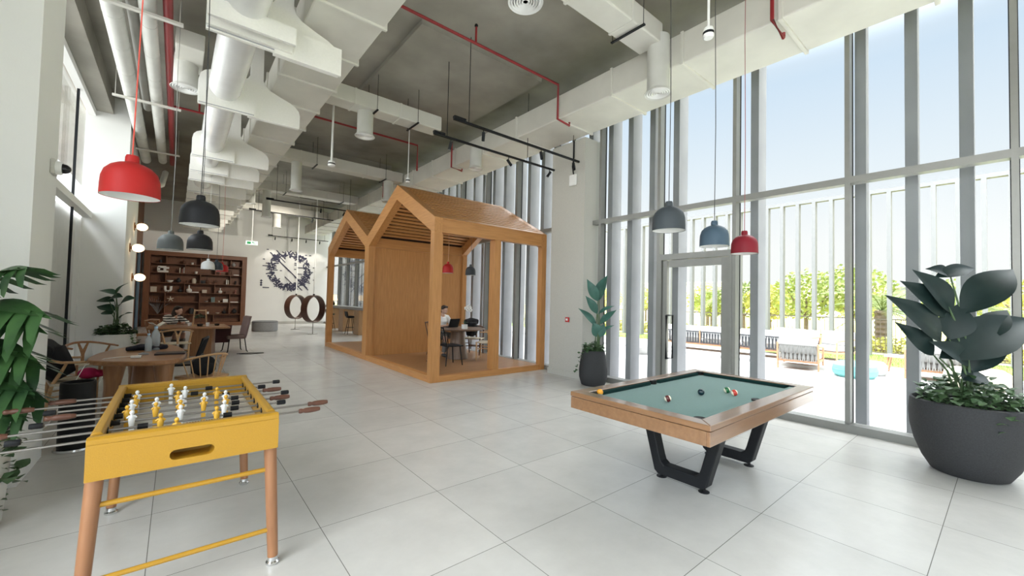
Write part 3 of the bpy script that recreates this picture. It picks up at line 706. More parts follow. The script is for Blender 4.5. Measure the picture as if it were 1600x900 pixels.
# ------------------------------------------------------------------ track lights and small ceiling things
SPOTS = []
def spot(parent, x, y, z, tilt, yaw):
    m = Matrix.Rotation(yaw, 3, 'Z')@Matrix.Rotation(tilt, 3, 'X')
    s = MB().tube([(x, y, z), (x, y, z-.07)], .008, 8).out('spot_stem', M_BLACK, parent, smooth=True)
    c = Vector((x, y, z-.09)); d = m@Vector((0, 0, -1))
    MB().tube([c-d*.05, c+d*.09, c+d*.10], [.028, .028, .024], 16).out('spot_head', M_BLACK, s, smooth=True)
    SPOTS.append((parent, c+d*.11, d))
    MB().tube([c+d*.098, c+d*.102], .020, 14).out('spot_lens', mat('lens', (.6, .6, .58), .2), s, smooth=True)
def track(x0, x1, y, z, spots, rods, label, top=CZ):
    t = thing('track_light', label, 'track light', (x0, y, z))
    MB().box(0, -.018, -.018, x1-x0, .018, .018).out('rail', M_BLACK, t)
    MB().box(.0, -.03, .018, .22, .03, .05).out('power_feed', M_BLACK, t)
    for x, ti, ya in spots: spot(t, x-x0, 0, -.018, ti, ya)
    for x in rods: MB().tube([(x-x0, 0, .018), (x-x0, 0, top-z)], .006, 6).out('suspension_rod', M_BLACK, t)
track(3.40, 6.40, 6.41, 4.49, [(3.75, .35, .3), (5.10, .8, -1.6), (6.25, .6, 1.3)], [3.67, 5.6], 'black ceiling track with spotlights, the lower-left one of two above the pavilion')
track(3.36, 6.38, 5.67, 4.49, [(3.95, .45, -.5), (5.30, .7, -1.0), (6.22, .7, -1.1)], [3.65, 6.2], 'black ceiling track with spotlights, the upper-right one of two above the pavilion')
track(3.62, 6.6, 24.6, 4.68, [(3.95, .3, 0), (4.75, .3, 0), (5.45, .3, 0), (6.15, .3, 0)], [3.8, 6.4], 'thin black track with four spots on the back wall above the mural')
track(2.2, 5.2, 15.6, 4.75, [(3.9, .3, 0), (4.7, .4, 1)], [2.5, 4.9], 'black ceiling track in the distance above the hanging rings')
track(2.0, 5.0, 18.0, 4.75, [(4.2, .4, 1)], [2.3, 4.6], 'farther black ceiling track in front of the back wall')
def hung(x, y, z, label, nm='ceiling_speaker', r=.07, thick=.02):
    t = thing(nm, label, 'ceiling speaker', (x, y, z))
    MB().lathe([(0, 0), (r*.8, 0), (r, .015), (r, .07), (r*.85, .10), (0, .10)], seg=24).out('housing', M_WHITEP, t, smooth=True)
    MB().lathe([(r*1.01, .035), (r*1.03, .04), (r*1.03, .055), (r*1.01, .06)], seg=24).out('dark_band', M_BLACK, t, smooth=True)
    MB().tube([(0, 0, .1), (0, 0, CZ-z)], thick, 10).out('drop_rod', M_WHITEP, t, smooth=True)
hung(2.35, 8.73, 4.22, 'white disc on a thick white rod hanging left of the pavilion ridge')
hung(3.95, 8.6, 4.18, 'small white sensor on a thin rod just above the pavilion ridge', 'ceiling_sensor', .045, .009)
hung(3.95, 1.86, 4.2, 'small white sensor on a rod at the top, in front of the right-hand duct', 'ceiling_sensor', .05, .012)
t = thing('exit_sign', 'green and white emergency exit sign hanging in front of the back wall', 'exit sign', (2.13, 18, 3.50), .0)
MB().box(-.19, -.02, -.07, .19, .02, .07).out('sign_panel', mat('exit_sign_white', (.85, .9, .85), .4, emit=((.75, 1, .8), .5)), t)
MB().box(-.15, -.024, -.045, -.03, -.021, .045).box(.03, -.024, -.045, .15, -.021, -.03).out('pictogram', mat('exit_green', (.02, .35, .12), .4), t)
MB().box(.02, -.024, .0, .10, -.021, .02).box(.0, -.024, .02, .05, -.021, .045).out('running_figure', mat('exit_green', (.02, .35, .12), .4), t)
MB().tube([(0, 0, .07), (0, 0, CZ-3.5)], .018, 8).out('drop_rod', M_WHITEP, t)
def call_point():
    t = thing('fire_alarm_call_point', 'small red fire alarm call point on the column', 'alarm button', (6.43, 5.95, 1.20))
    MB().box(-.03, -.05, -.05, .0, .05, .05).out('housing', mat('alarm_red', (.5, .02, .02), .4), t, bevel=.006)
    MB().box(-.033, -.028, -.02, -.03, .028, .025).out('glass_panel', M_WHITEP, t)
call_point()
t = thing('wireless_access_point', 'white square box with a black cable high on the column', 'wifi box', (6.43, 5.85, 4.15)); MB().box(-.05, -.1, -.12, 0, .1, .12).out('housing', M_WHITEP, t, bevel=.03, seg=3)
MB().tube([(-.01, 0, .12), (-.02, .03, .3), (-.01, .0, .5), (-.01, 0, .84)], .012, 8).out('cable', M_BLACK, t, smooth=True)
t = thing('security_camera', 'white dome camera with a black lens on the near left pillar', 'camera', (-.93, 5.62, 2.72))
MB().tube([(0, 0, 0), (.06, 0, 0), (.07, 0, 0)], [.062, .062, .055], 24).out('housing', M_WHITEP, t, smooth=True); MB().box(0, -.07, -.07, .03, .07, .07).out('mount', M_COLUMN, t, bevel=.01)
MB().ell((.075, 0, 0), (.055, .045, .045), 20).out('dome', mat('smoked_dome', (.01, .01, .012), .08), t, smooth=True)
M_GLOBE = mat('lit_globe', (1, .82, .55), .4, emit=((1, .68, .36), 3.2))
for (y, z, lb) in ((14.98, 3.34, 'topmost of the three glowing oval globe lamps on the left wall'), (13.94, 2.68, 'middle of the three glowing oval globe lamps on the left wall'), (14.98, 1.97, 'lowest of the three glowing oval globe lamps on the left wall')):
    t = thing('wall_lamp', lb, 'wall lamp', (-.93, y, z), 0, 'globe wall lamps')
    MB().tube([(0, 0, 0), (.02, 0, 0)], .11, 24).out('back_plate', mat('brass_dark', (.18, .09, .03), .35, metal=.6), t, smooth=True)
    MB().tube([(.02, 0, 0), (.08, 0, 0)], .04, 16).out('lamp_arm', mat('brass_dark', (.18, .09, .03), .35), t, smooth=True)
    MB().ell((.16, 0, 0), (.12, .12, .10), 24).out('globe', M_GLOBE, t, smooth=True)

def spot_lamp(i, energy, aim=None):
    parent, c, d = SPOTS[i]; l = bpy.data.lights.new('track_spot', 'SPOT'); l.energy = energy; l.spot_size = 1.5; l.spot_blend = .6; l.color = (1, .93, .82); l.shadow_soft_size = .03
    o = bpy.data.objects.new('track_spot_light', l); COL.objects.link(o); p = parent.location+c; o.location = p
    dd = (Vector(aim)-p) if aim else d
    o.rotation_euler = dd.to_track_quat('-Z', 'Y').to_euler()
for i_, x_ in zip((6, 7, 8, 9), (3.9, 4.7, 5.4, 6.1)): spot_lamp(i_, 26, (x_, 25.2, 1.8))
spot_lamp(10, 420, (.6, 24.9, 1.6)); spot_lamp(11, 150, (1.2, 17, 0)); spot_lamp(12, 420, (1.6, 25, 2.0))
# ------------------------------------------------------------------ plants
def leaf_mesh(b, base, tip, w, sag=.15, fold=.25, nseg=10, prof=None, up=Vector((0, 0, 1)), slits=0):
    base = Vector(base); tip = Vector(tip); d = tip-base; l = d.length; side = d.cross(up)
    if side.length < .05*l: side = Vector((.77, -.63, 0))
    side.normalize(); nrm = side.cross(d).normalized()
    vs = []; fs = []
    for i in range(nseg+1):
        u = i/nseg; c = base+d*u+nrm*(math.sin(PI*u)*sag*l)
        ww = w*max(0, math.sin(PI*min(1, u**.82)))**1.05*1.08 if prof is None else w*prof(u)
        if i in (0, nseg): ww = .004
        if slits and 1 < i < nseg and i % 2 == 0: ww *= .45
        for s in (-1, -.5, 0, .5, 1): vs.append(c+side*(s*ww/2)+nrm*(abs(s)*fold*ww/2-(.02*w if slits else 0)*abs(s)))
    for i in range(nseg):
        for k in range(4): a = i*5+k; fs.append((a, a+1, a+6, a+5))
    b.add(vs, fs)
def ivy(name, parent, centre, rx, ry, h, n, size, m, trails=(), seed=3):
    rnd = random.Random(seed); b = MB()
    def one(p, s):
        a = rnd.uniform(0, 2*PI); e = rnd.uniform(-.5, .7); d = Vector((math.cos(a)*math.cos(e), math.sin(a)*math.cos(e), math.sin(e)))
        upv = Vector((rnd.uniform(-.4, .4), rnd.uniform(-.4, .4), 1))
        leaf_mesh(b, p, Vector(p)+d*s, s*.8, .1, .2, 4, up=upv)
    for i in range(n):
        a = rnd.uniform(0, 2*PI); r = math.sqrt(rnd.random()); z = rnd.random()
        one((centre[0]+rx*r*math.cos(a), centre[1]+ry*r*math.sin(a), centre[2]+h*z*(1-.6*r*r)), size*rnd.uniform(.7, 1.2))
    for tr in trails:
        for i in range(len(tr)-1):
            p, q = Vector(tr[i]), Vector(tr[i+1]); k = max(2, int((q-p).length/(size*.38)))
            for j in range(k):
                c = p.lerp(q, j/k); one((c.x+rnd.uniform(-.5, .5)*size, c.y+rnd.uniform(-.5, .5)*size, c.z+rnd.uniform(-.2, .2)*size), size*rnd.uniform(.7, 1.15))
    o = b.out(name, m, parent, smooth=True, angle=80)
    tag(o, kind='stuff'); return o
def pot_lathe(t, prof, m, soil_z, soil_r):
    MB().lathe(prof, seg=48).out('pot', m, t, smooth=True, angle=50)
    MB().lathe([(0, soil_z+.01), (soil_r, soil_z)], seg=32).out('soil', M_SOIL, t)
def strelitzia(t, leaves, root, m, ww=.36, o=(0, 0, 0), face=0):
    o = Vector(o); rnd = random.Random(5)
    for (b, tip, w) in leaves:
        b = Vector(b)-o; tip = Vector(tip)-o
        r = Vector((root[0]+rnd.uniform(-.06, .06), root[1]+rnd.uniform(-.06, .06), root[2]))-o
        mid = r.lerp(b, .6)+Vector((0, 0, .06*(b-r).length)); mid.x = r.x+(b.x-r.x)*.45; mid.y = r.y+(b.y-r.y)*.45
        upv = Vector((-.75*face+rnd.uniform(-.2, .2), -.30*face+rnd.uniform(-.2, .2), 1-.55*face)); lf = MB(); leaf_mesh(lf, b, tip, w*ww, rnd.uniform(.04, .12), .25, 12, up=upv); l = lf.out('leaf', m, t, smooth=True, angle=80)
        MB().tube([r, mid, b, b.lerp(tip, .5)+Vector((0, 0, .0))][:3], [.011, .009, .006], 8).out('stem', M_STEM, l, smooth=True)

# big charcoal pot at the right
PX, PY = 6.03, .27
t = thing('potted_plant', 'large bird-of-paradise plant in a wide charcoal bowl pot at the right edge', 'potted plant', (PX, PY, 0))
pot_lathe(t, [(0, 0), (.24, 0), (.27, .015), (.33, .12), (.385, .27), (.415, .42), (.425, .56), (.415, .69), (.395, .70), (.385, .68), (.38, .60)], M_POTDK, .64, .385)
LV = [((5.78, .43, 1.28), (5.36, .78, 1.72), 1.0), ((5.84, .40, 1.52), (5.44, .68, 1.86), .95), ((5.86, .36, 1.56), (5.50, .60, 1.97), .9),
      ((5.86, .37, 1.92), (5.60, .52, 1.98), .5), ((5.66, .46, 1.90), (6.04, .22, 2.00), .55), ((5.84, .38, 1.30), (5.93, .31, 1.66), 1.1), ((5.76, .48, 1.14), (5.44, .72, 1.46), .7),
      ((5.90, .30, 1.55), (6.34, -.02, 2.00), 1.25), ((5.74, .44, 1.12), (6.58, -.14, 1.52), 1.6), ((5.98, .26, 1.06), (5.62, .50, 1.28), .8), ((6.02, .25, .98), (6.30, .02, 1.36), .8), ((5.84, .30, .93), (6.16, .16, .95), .8), ((6.12, .2, 1.3), (6.46, .02, 1.60), .9)]
LV = [l for l in LV if l[2] > 0]
strelitzia(t, LV, (PX-.02, PY+.02, .66), M_LEAFD, .235, (PX, PY, 0), 1)
ivy('ivy', t, (0, 0, .66), .36, .36, .30, 620, .075, M_IVY, [[(-.36, .14, .72), (-.46, .20, .78), (-.52, .25, .84)], [(-.30, -.22, .70), (-.35, -.27, .60), (-.34, -.28, .50)], [(.2, -.35, .75), (.3, -.38, .74)]])
# tall charcoal pot by the column
t = thing('potted_plant', 'tall narrow plant with upright leaves in a tapered charcoal pot beside the column', 'potted plant', (6.25, 5.10, 0))
pot_lathe(t, [(0, 0), (.20, 0), (.225, .015), (.265, .15), (.27, .28), (.25, .45), (.215, .64), (.205, .66), (.195, .64), (.19, .55)], M_POTDK, .60, .19)
O = (6.25, 5.10, 0)
strelitzia(t, [((6.24, 5.0, 1.60), (6.06, 5.13, 2.02), .8), ((6.25, 4.98, 1.62), (6.36, 4.88, 2.10), 1.1), ((6.25, 5.02, 1.36), (6.05, 5.15, 1.70), .7), ((6.25, 5.0, 1.36), (6.48, 4.80, 1.52), .35), ((6.24, 5.03, 1.12), (5.95, 5.24, 1.46), .6), ((6.27, 4.99, 1.16), (6.52, 4.78, 1.44), .6), ((6.26, 4.97, .98), (6.48, 4.80, 1.15), .45), ((6.28, 4.99, .92), (6.16, 5.06, 1.20), 1.0), ((6.26, 4.95, .92), (6.32, 4.9, 1.18), .7)], (6.25, 5.05, .6), M_LEAFB, .22, O, .8)
ivy('ivy', t, (0, 0, .62), .20, .20, .20, 200, .075, M_IVY, [[(-.18, .08, .66), (-.25, .13, .55), (-.28, .15, .42), (-.30, .17, .30), (-.30, .18, .22)], [(-.2, .0, .68), (-.26, .06, .6), (-.25, .08, .46)]], 4)
# white pot in front of the far left wall
t = thing('potted_plant', 'leafy plant with trailing ivy in a large white pot by the left wall', 'potted plant', (-.98, 12.38, 0))
pot_lathe(t, [(0, 0), (.26, 0), (.29, .02), (.33, .2), (.345, .40), (.34, .62), (.325, .66), (.31, .64), (.30, .56)], M_POTW, .60, .30)
O = (-.98, 12.38, 0)
strelitzia(t, [((-1.0, 12.36, 1.50), (-1.30, 12.56, 1.58), .9), ((-1.0, 12.36, 1.52), (-.78, 12.16, 1.78), .7), ((-1.02, 12.38, 1.36), (-1.33, 12.62, 1.36), .8), ((-.95, 12.33, 1.24), (-.66, 12.07, 1.44), 1.3), ((-1.12, 12.45, 1.40), (-.88, 12.25, 1.46), 1.0), ((-1.0, 12.38, 1.16), (-1.32, 12.62, 1.24), .9), ((-1.05, 12.40, 1.08), (-1.22, 12.5, 1.12), 1.1), ((-.93, 12.33, .98), (-.70, 12.12, 1.12), .6)], (-.98, 12.36, .6), M_LEAF, .24, O, .6)
ivy('ivy', t, (0, 0, .62), .33, .33, .26, 420, .085, M_IVY, [[(.22, -.20, .68), (.30, -.28, .55), (.34, -.34, .42), (.36, -.36, .32)], [(.25, -.1, .66), (.36, -.2, .5), (.4, -.28, .36)]], 5)
# monstera at the left edge
t = thing('potted_plant', 'monstera with big split leaves and trailing ivy in a white pot at the left edge', 'potted plant', (-1.10, 4.30, 0))
pot_lathe(t, [(0, 0), (.22, 0), (.25, .02), (.27, .3), (.28, .62), (.265, .64), (.25, .56)], M_POTW, .58, .25)
O = Vector((-1.10, 4.30, 0))
mons = [((-1.0, 4.2, 1.60), (-.70, 3.95, 1.72), .42), ((-1.02, 4.2, 1.46), (-.60, 3.85, 1.40), .46), ((-1.05, 4.22, 1.42), (-.62, 3.9, 1.30), .40), ((-1.05, 4.2, 1.22), (-.66, 3.90, 1.14), .40), ((-1.05, 4.22, 1.22), (-.64, 4.05, 1.05), .44), ((-1.0, 4.2, 1.02), (-.66, 3.9, .92), .40), ((-1.05, 4.25, .98), (-.62, 4.1, .82), .36), ((-1.1, 4.3, 1.5), (-1.3, 4.6, 1.7), .4), ((-1.1, 4.3, 1.2), (-1.45, 4.1, 1.3), .4), ((-1.1, 4.25, 1.3), (-1.2, 3.85, 1.35), .4), ((-1.0, 4.2, .86), (-.70, 4.0, .74), .32)]
rnd = random.Random(11)
for b, tp, w in mons:
    lf = MB(); p0 = Vector(b)-O; p1 = Vector(tp)-O; d = p1-p0; up0 = Vector((-.35, -.25, 1)); sd = d.cross(up0).normalized(); nr = sd.cross(d).normalized(); L_ = d.length
    leaf_mesh(lf, p0, p1, w*.34, .10, .1, 10, up=up0)
    for sg in (-1, 1):
        for i in range(7):
            u = .02+.135*i; c = p0+d*u+nr*(math.sin(PI*u)*.10*L_); ln = w*.62*math.sin(PI*(u*.78+.20))**.6; an = -.35+1.25*u
            dr = (sd*sg*math.cos(an)+d.normalized()*math.sin(an)).normalized(); e_ = c+dr*ln-nr*ln*.22+Vector((0, 0, -.50*ln)); wd = L_*.088
            q = d.normalized(); m1 = c.lerp(e_, .5)+nr*ln*.08
            lf.add([c-q*wd, c+q*wd, m1-q*wd*.85, m1+q*wd*.85, c.lerp(e_, .85)-q*wd*.5, c.lerp(e_, .85)+q*wd*.45, e_+q*wd*.4], [(0, 1, 3, 2), (2, 3, 5, 4), (4, 5, 6)])
    l = lf.out('leaf', M_LEAFM, t, smooth=True, angle=80)
    r = Vector((rnd.uniform(-.06, .06), rnd.uniform(-.06, .06), .6)); b = Vector(b)-O
    MB().tube([r, r.lerp(b, .5)+Vector((0, 0, .1)), b], [.012, .010, .007], 8).out('stem', M_STEM, l, smooth=True)
ivy('ivy', t, (0, 0, .60), .27, .27, .26, 260, .10, M_IVY, [[(.18, -.14, .66), (.28, -.16, .52), (.26, -.10, .36), (.24, -.06, .2), (.22, .02, .05)], [(.12, -.22, .7), (.3, -.2, .62), (.34, -.14, .5)], [(.2, -.05, .6), (.3, -.02, .4), (.26, .06, .22), (.2, .1, .1)]], 8)

# ------------------------------------------------------------------ bin
t = thing('waste_bin', 'black cylindrical waste bin with a steel foot ring by the near pillar', 'bin', (-.72, 5.95, 0))
MB().lathe([(0, 0), (.155, 0), (.16, .012), (.155, .03), (0, .03)], seg=32).out('foot_ring', M_CHROME, t, smooth=True)
MB().lathe([(.128, .03), (.13, .04), (.13, .66), (.125, .67), (.11, .67), (.11, .5), (0, .5)], seg=32).out('drum', M_BLACKP, t, smooth=True)

# ------------------------------------------------------------------ people helpers
def person_part(name, parts, m, parent=None, vox=.012, smooth=4):
    b = MB()
    for p in parts:
        if p[0] == 't': b.tube(p[1], p[2], 12, sx=p[3] if len(p) > 3 else 1)
        elif p[0] == 'e': b.ell(p[1], p[2], 16)
    o = b.out(name, m, parent, smooth=True, angle=180)
    r = o.modifiers.new('remesh', 'REMESH'); r.mode = 'VOXEL'; r.voxel_size = vox; r.use_smooth_shade = True
    s = o.modifiers.new('smooth', 'SMOOTH'); s.iterations = smooth; s.factor = .5
    return o
M_SKIN = mat('skin', (.55, .33, .24), .5)
M_HAIR = mat('dark_brown_hair', (.022, .014, .010), .6, noise=(60, (.035, .022, .016)))
M_TEE = mat('white_cotton', (.80, .80, .79), .85)
M_TROUSER = mat('grey_trousers', (.16, .15, .14), .85)
def stripes():
    m = bpy.data.materials.new('striped_knit'); m.use_nodes = True; nt = m.node_tree; N = nt.nodes; L = nt.links; b = N['Principled BSDF']; b.inputs['Roughness'].default_value = .9
    tc = N.new('ShaderNodeTexCoord'); w = N.new('ShaderNodeTexWave'); w.bands_direction = 'Z'; w.inputs['Scale'].default_value = 5.2; w.inputs['Distortion'].default_value = 1.0; w.inputs['Detail Scale'].default_value = 1
    L.new(tc.outputs['Object'], w.inputs[0]); r = N.new('ShaderNodeValToRGB'); r.color_ramp.interpolation = 'CONSTANT'
    r.color_ramp.elements[0].color = (.02, .02, .022, 1); r.color_ramp.elements[1].position = .42; r.color_ramp.elements[1].color = (.78, .76, .72, 1)
    L.new(w.outputs['Fac'], r.inputs[0]); L.new(r.outputs[0], b.inputs['Base Color']); return m
M_STRIPE = stripes()
def fingers(hand, d, side, up):
    """four bent fingers and a thumb from a palm at hand, pointing along d"""
    out = [('e', hand, (.030, .030, .017))]
    for k, (o, l) in enumerate(((-.024, .055), (-.008, .064), (.008, .060), (.023, .048))):
        p = Vector(hand)+side*o+d*.025
        out.append(('t', [p, p+d*l*.55, p+d*l*.95-up*.018], [.0085, .008, .0065]))
    p = Vector(hand)-side*.028
    out.append(('t', [p, p-side*.016+d*.018, p-side*.012+d*.045-up*.006], [.0095, .009, .0075]))
    return out
def seated(name, label, loc, rz, shirt, lean, arms, head_turn=(0, 0), long_hair=False):
    """figure facing +y in its own frame, seat top at z=.45"""
    t = thing(name, label, 'person', loc, rz)
    hip = Vector((0, -.02, .55)); ch = hip+Vector((0, math.sin(lean)*.40, math.cos(lean)*.40)); nk = hip+Vector((0, math.sin(lean)*.53, math.cos(lean)*.53))
    hd = nk+Vector((0, .05+.06*math.sin(lean), .135))
    body = [('t', [hip, hip.lerp(ch, .5), ch, nk-Vector((0, 0, .03))], [.125, .115, .13, .07], 1.15), ('t', [nk-Vector((0, .0, .05)), nk+Vector((0, .02, .06))], [.052, .048]),
            ('e', hd, (.073, .092, .108)), ('e', hd+Vector((0, .035, -.055)), (.050, .052, .050)),
            ('e', hd+Vector((0, .097, -.018)), (.013, .020, .022)), ('e', hd+Vector((0, .088, -.062)), (.024, .012, .010)), ('e', hd+Vector((0, .094, -.052)), (.020, .008, .005)),
            ('e', hd+Vector((.076, -.005, -.015)), (.010, .020, .030)), ('e', hd+Vector((-.076, -.005, -.015)), (.010, .020, .030))]
    sleeves = [('t', [hip, hip.lerp(ch, .5), ch, ch.lerp(nk, .75)], [.142, .132, .146, .085], 1.18)]
    for s, (el, ha) in zip((-1, 1), arms):
        sh = ch+Vector((s*.185, 0, .055)); el = Vector(el); ha = Vector(ha); d = (ha-el).normalized(); up = Vector((0, 0, 1)); sd = d.cross(up).normalized()*(-s)
        body += [('t', [sh, el], [.052, .040]), ('t', [el, el.lerp(ha, .35), ha], [.040, .038, .026])]+fingers(ha+d*.04, d, sd, up)
        end = sh.lerp(el, .72) if not long_hair else el.lerp(ha, .75)
        sleeves += [('t', [ch+Vector((s*.06, 0, .06)), sh, sh.lerp(el, .35), sh.lerp(el, .72)], [.085, .074, .066, .064])]
        if long_hair: sleeves += [('t', [sh.lerp(el, .6), el, el.lerp(ha, .75)], [.060, .055, .045])]
    legs = []
    for s in (-1, 1):
        kn = Vector((s*.13, .42, .53)); an = Vector((s*.14, .40, .09))
        body += [('t', [hip+Vector((s*.09, 0, -.02)), kn], [.088, .060]), ('t', [kn, kn.lerp(an, .35), an], [.058, .055, .036])]
        legs += [('t', [hip+Vector((s*.08, 0, -.01)), kn, kn.lerp(an, .4), an+Vector((0, 0, .03))], [.105, .075, .068, .058])]
    b = person_part('body', body, M_SKIN, t, .009, 2)
    person_part('shirt', sleeves, shirt, t, .012, 3)
    person_part('trousers', legs+[('e', hip, (.155, .13, .10))], M_TROUSER, t, .014, 3)
    hair = [('e', hd+Vector((0, -.018, .035)), (.083, .098, .092)), ('e', hd+Vector((0, -.055, -.01)), (.074, .060, .080)), ('e', hd+Vector((.03, .060, .078)), (.050, .035, .026)), ('e', hd+Vector((-.03, .058, .078)), (.045, .034, .024))]
    if long_hair: hair += [('t', [hd+Vector((0, -.05, 0)), hd+Vector((0, -.10, -.12)), hd+Vector((0, -.10, -.26))], [.08, .075, .045])]
    person_part('hair', hair, M_HAIR, t, .010, 2)
    for s in (-1, 1):
        MB().ell(hd+Vector((s*.030, .082, .010)), (.012, .006, .007), 12).out('eye', mat('eye_white', (.7, .68, .65), .3), b, smooth=True)
        MB().ell(hd+Vector((s*.030, .0875, .010)), (.005, .003, .005), 10).out('iris', mat('iris_dark', (.02, .012, .01), .2), b, smooth=True)
        an = Vector((s*.14, .40, .09))
        MB().tube([an+Vector((0, -.05, -.045)), an+Vector((0, .02, -.04)), an+Vector((0, .10, -.052)), an+Vector((0, .17, -.062))], [.042, .046, .042, .024], 12).out('shoe', mat('dark_shoe', (.03, .03, .03), .6), t, smooth=True)
    return t

# ------------------------------------------------------------------ chairs
def wishbone(label, loc, rz, m=None, mz=None, group=None, seatm=None, nm='armchair'):
    m = m or M_OAK; mz = mz or M_OAKZ
    t = thing(nm, label, 'chair', loc, rz, group)
    sm = seatm or mat('woven_cord_seat', (.62, .55, .43), .9, noise=(80, (.5, .43, .32)))
    s = MB().prism([(-.25, -.21), (.25, -.21), (.275, .2), (-.275, .2)], .415, .445, 'xy'); s.out('seat', sm, t, bevel=.012, seg=3)
    for sx in (-1, 1):
        MB().tube([(sx*.24, .19, 0), (sx*.25, .19, .22), (sx*.255, .19, .45)], [.014, .019, .018], 10).out('leg', mz, t, smooth=True)
        MB().tube([(sx*.20, -.25, 0), (sx*.21, -.19, .42), (sx*.24, -.12, .58), (sx*.265, -.08, .69)], [.014, .020, .018, .014], 10).out('leg', mz, t, smooth=True)
        MB().tube([(sx*.245, .19, .30), (sx*.21, -.20, .28)], .011, 8).out('stretcher', mz, t, smooth=True)
    MB().tube([(-.25, .19, .24), (.25, .19, .24)], .012, 8).out('stretcher', m, t, smooth=True); MB().tube([(-.2, -.215, .22), (.2, -.215, .22)], .012, 8).out('stretcher', m, t, smooth=True)
    arc = [(-.28, .10, .69), (-.29, -.02, .695), (-.27, -.12, .70), (-.20, -.22, .725), (-.10, -.27, .745), (0, -.285, .75), (.10, -.27, .745), (.20, -.22, .725), (.27, -.12, .70), (.29, -.02, .695), (.28, .10, .69)]
    MB().tube(arc, [.014, .016, .017, .017, .018, .020, .018, .017, .017, .016, .014], 10, sx=1.2).out('arm_rail', m, t, smooth=True)
    MB().prism([(-.02, .43), (.02, .43), (.022, .56), (.07, .73), (.045, .74), (0, .63), (-.045, .74), (-.07, .73), (-.022, .56)], -.245, -.232, 'xz').out('splat', m, t, bevel=.003)
    return t
def spindle(label, loc, rz, m, mz, group=None, n=9, h=.78):
    t = thing('spindle_chair', label, 'chair', loc, rz, group)
    MB().prism([(-.23, -.18), (-.16, -.22), (.16, -.22), (.23, -.18), (.25, .2), (.18, .23), (-.18, .23), (-.25, .2)], .42, .455, 'xy').out('seat', m, t, bevel=.012, seg=3)
    for sx in (-1, 1):
        for sy in (-1, 1): MB().tube([(sx*.23, sy*.22, 0), (sx*.19, sy*.17, .43)], [.013, .018], 10).out('leg', mz, t, smooth=True)
    arc = []
    for k in range(n+6):
        a = PI*(-.02+1.04*k/(n+5)); arc.append((-.28*math.cos(a), .06-.30*math.sin(a), h-.10+.10*math.sin(a)))
    MB().tube(arc, .015, 10, sx=1.3).out('back_rail', m, t, smooth=True)
    for k in range(n):
        a = PI*(.06+.88*k/(n-1)); MB().tube([(-.20*math.cos(a), .04-.22*math.sin(a), .45), (-.28*math.cos(a), .06-.30*math.sin(a), h-.10+.10*math.sin(a))], .007, 8).out('spindle', mz, t, smooth=True)
    for sy in (-1, 1): MB().tube([(-.21, sy*.195, .2), (.21, sy*.195, .2)], .009, 8).out('stretcher', m, t, smooth=True)
    return t
def stick_chair(label, loc, rz, m, group=None):
    t = thing('spindle_chair', label, 'chair', loc, rz, group)
    MB().prism([(-.21, -.2), (.21, -.2), (.23, .22), (-.23, .22)], .42, .45, 'xy').out('seat', m, t, bevel=.012, seg=3)
    for sx in (-1, 1):
        for sy in (-1, 1): MB().tube([(sx*.21, sy*.21, 0), (sx*.17, sy*.16, .43)], [.012, .017], 10).out('leg', m, t, smooth=True)
        MB().tube([(sx*.19, -.19, .44), (sx*.22, -.30, .84)], .014, 8).out('back_post', m, t, smooth=True)
    MB().tube([(-.23, -.30, .84), (0, -.33, .86), (.23, -.30, .84)], .02, 10, sx=.6).out('top_rail', m, t, smooth=True)
    for k in range(7): x = -.135+.045*k; MB().tube([(x*.9, -.19, .45), (x, -.315, .85)], .007, 6).out('spindle', m, t, smooth=True)
    return t
def round_table(label, loc, R, h, m):
    t = thing('round_table', label, 'table', loc)
    MB().lathe([(0, h-.045), (R-.06, h-.04), (R-.01, h-.02), (R, h-.01), (R-.005, h), (0, h)], seg=56).out('table_top', m, t, smooth=True, angle=30)
    MB().lathe([(.255, 0), (.26, .01), (.24, .12), (.19, .40), (.175, .60), (.18, h-.045)], seg=40).out('pedestal', m, t, smooth=True)
    return t
DZ = .10
round_table('round dark walnut pedestal table inside the nearer pavilion', (5.5, 8.8, DZ), .68, .76, wood('grey_walnut', (.20, .13, .09), (.14, .09, .06), 'z', .4))
seated('person', 'person in white t-shirt with short dark hair seated inside the nearer pavilion', (5.40, 9.58, DZ), -2.98, M_TEE, .30, (((-.30, .22, .74), (-.12, .42, .80)), ((.30, .22, .74), (.10, .42, .80))))
wishbone('light oak armchair with a woven seat at the right of the pavilion table', (6.02, 8.30, DZ), .75)
stick_chair('black spindle chair on the near left of the pavilion table', (4.84, 8.06, DZ), -1.6, M_BLACK)
stick_chair('dark wooden chair under the seated person in the pavilion', (5.40, 9.58, DZ), -2.98, M_WALNUT)
wishbone('dark wooden armchair with a black coat over it behind the pavilion table', (6.28, 9.25, DZ), 2.2, M_WALNUT, M_WALNUT)
M_CLOTH = mat('black_cloth', (.010, .010, .012), .95)
def cloth_lump(name, label, cat, parts, m, vox=.014, loc=(0, 0, 0)):
    o = person_part(name, parts, m, None, vox, 6); o.location = loc; return tag(o, label, cat)
cloth_lump('coat', 'black coat draped over the armchair behind the pavilion table', 'coat', [('t', [(-.20, 0, .16), (0, .03, .20), (.20, 0, .16)], [.07, .08, .07]), ('t', [(0, .03, .16), (.02, .05, -.08), (.0, .06, -.22)], [.15, .13, .09], 1.3), ('e', (.10, 0, -.05), (.10, .08, .16))], M_CLOTH, loc=(6.12, 9.12, DZ+.72))
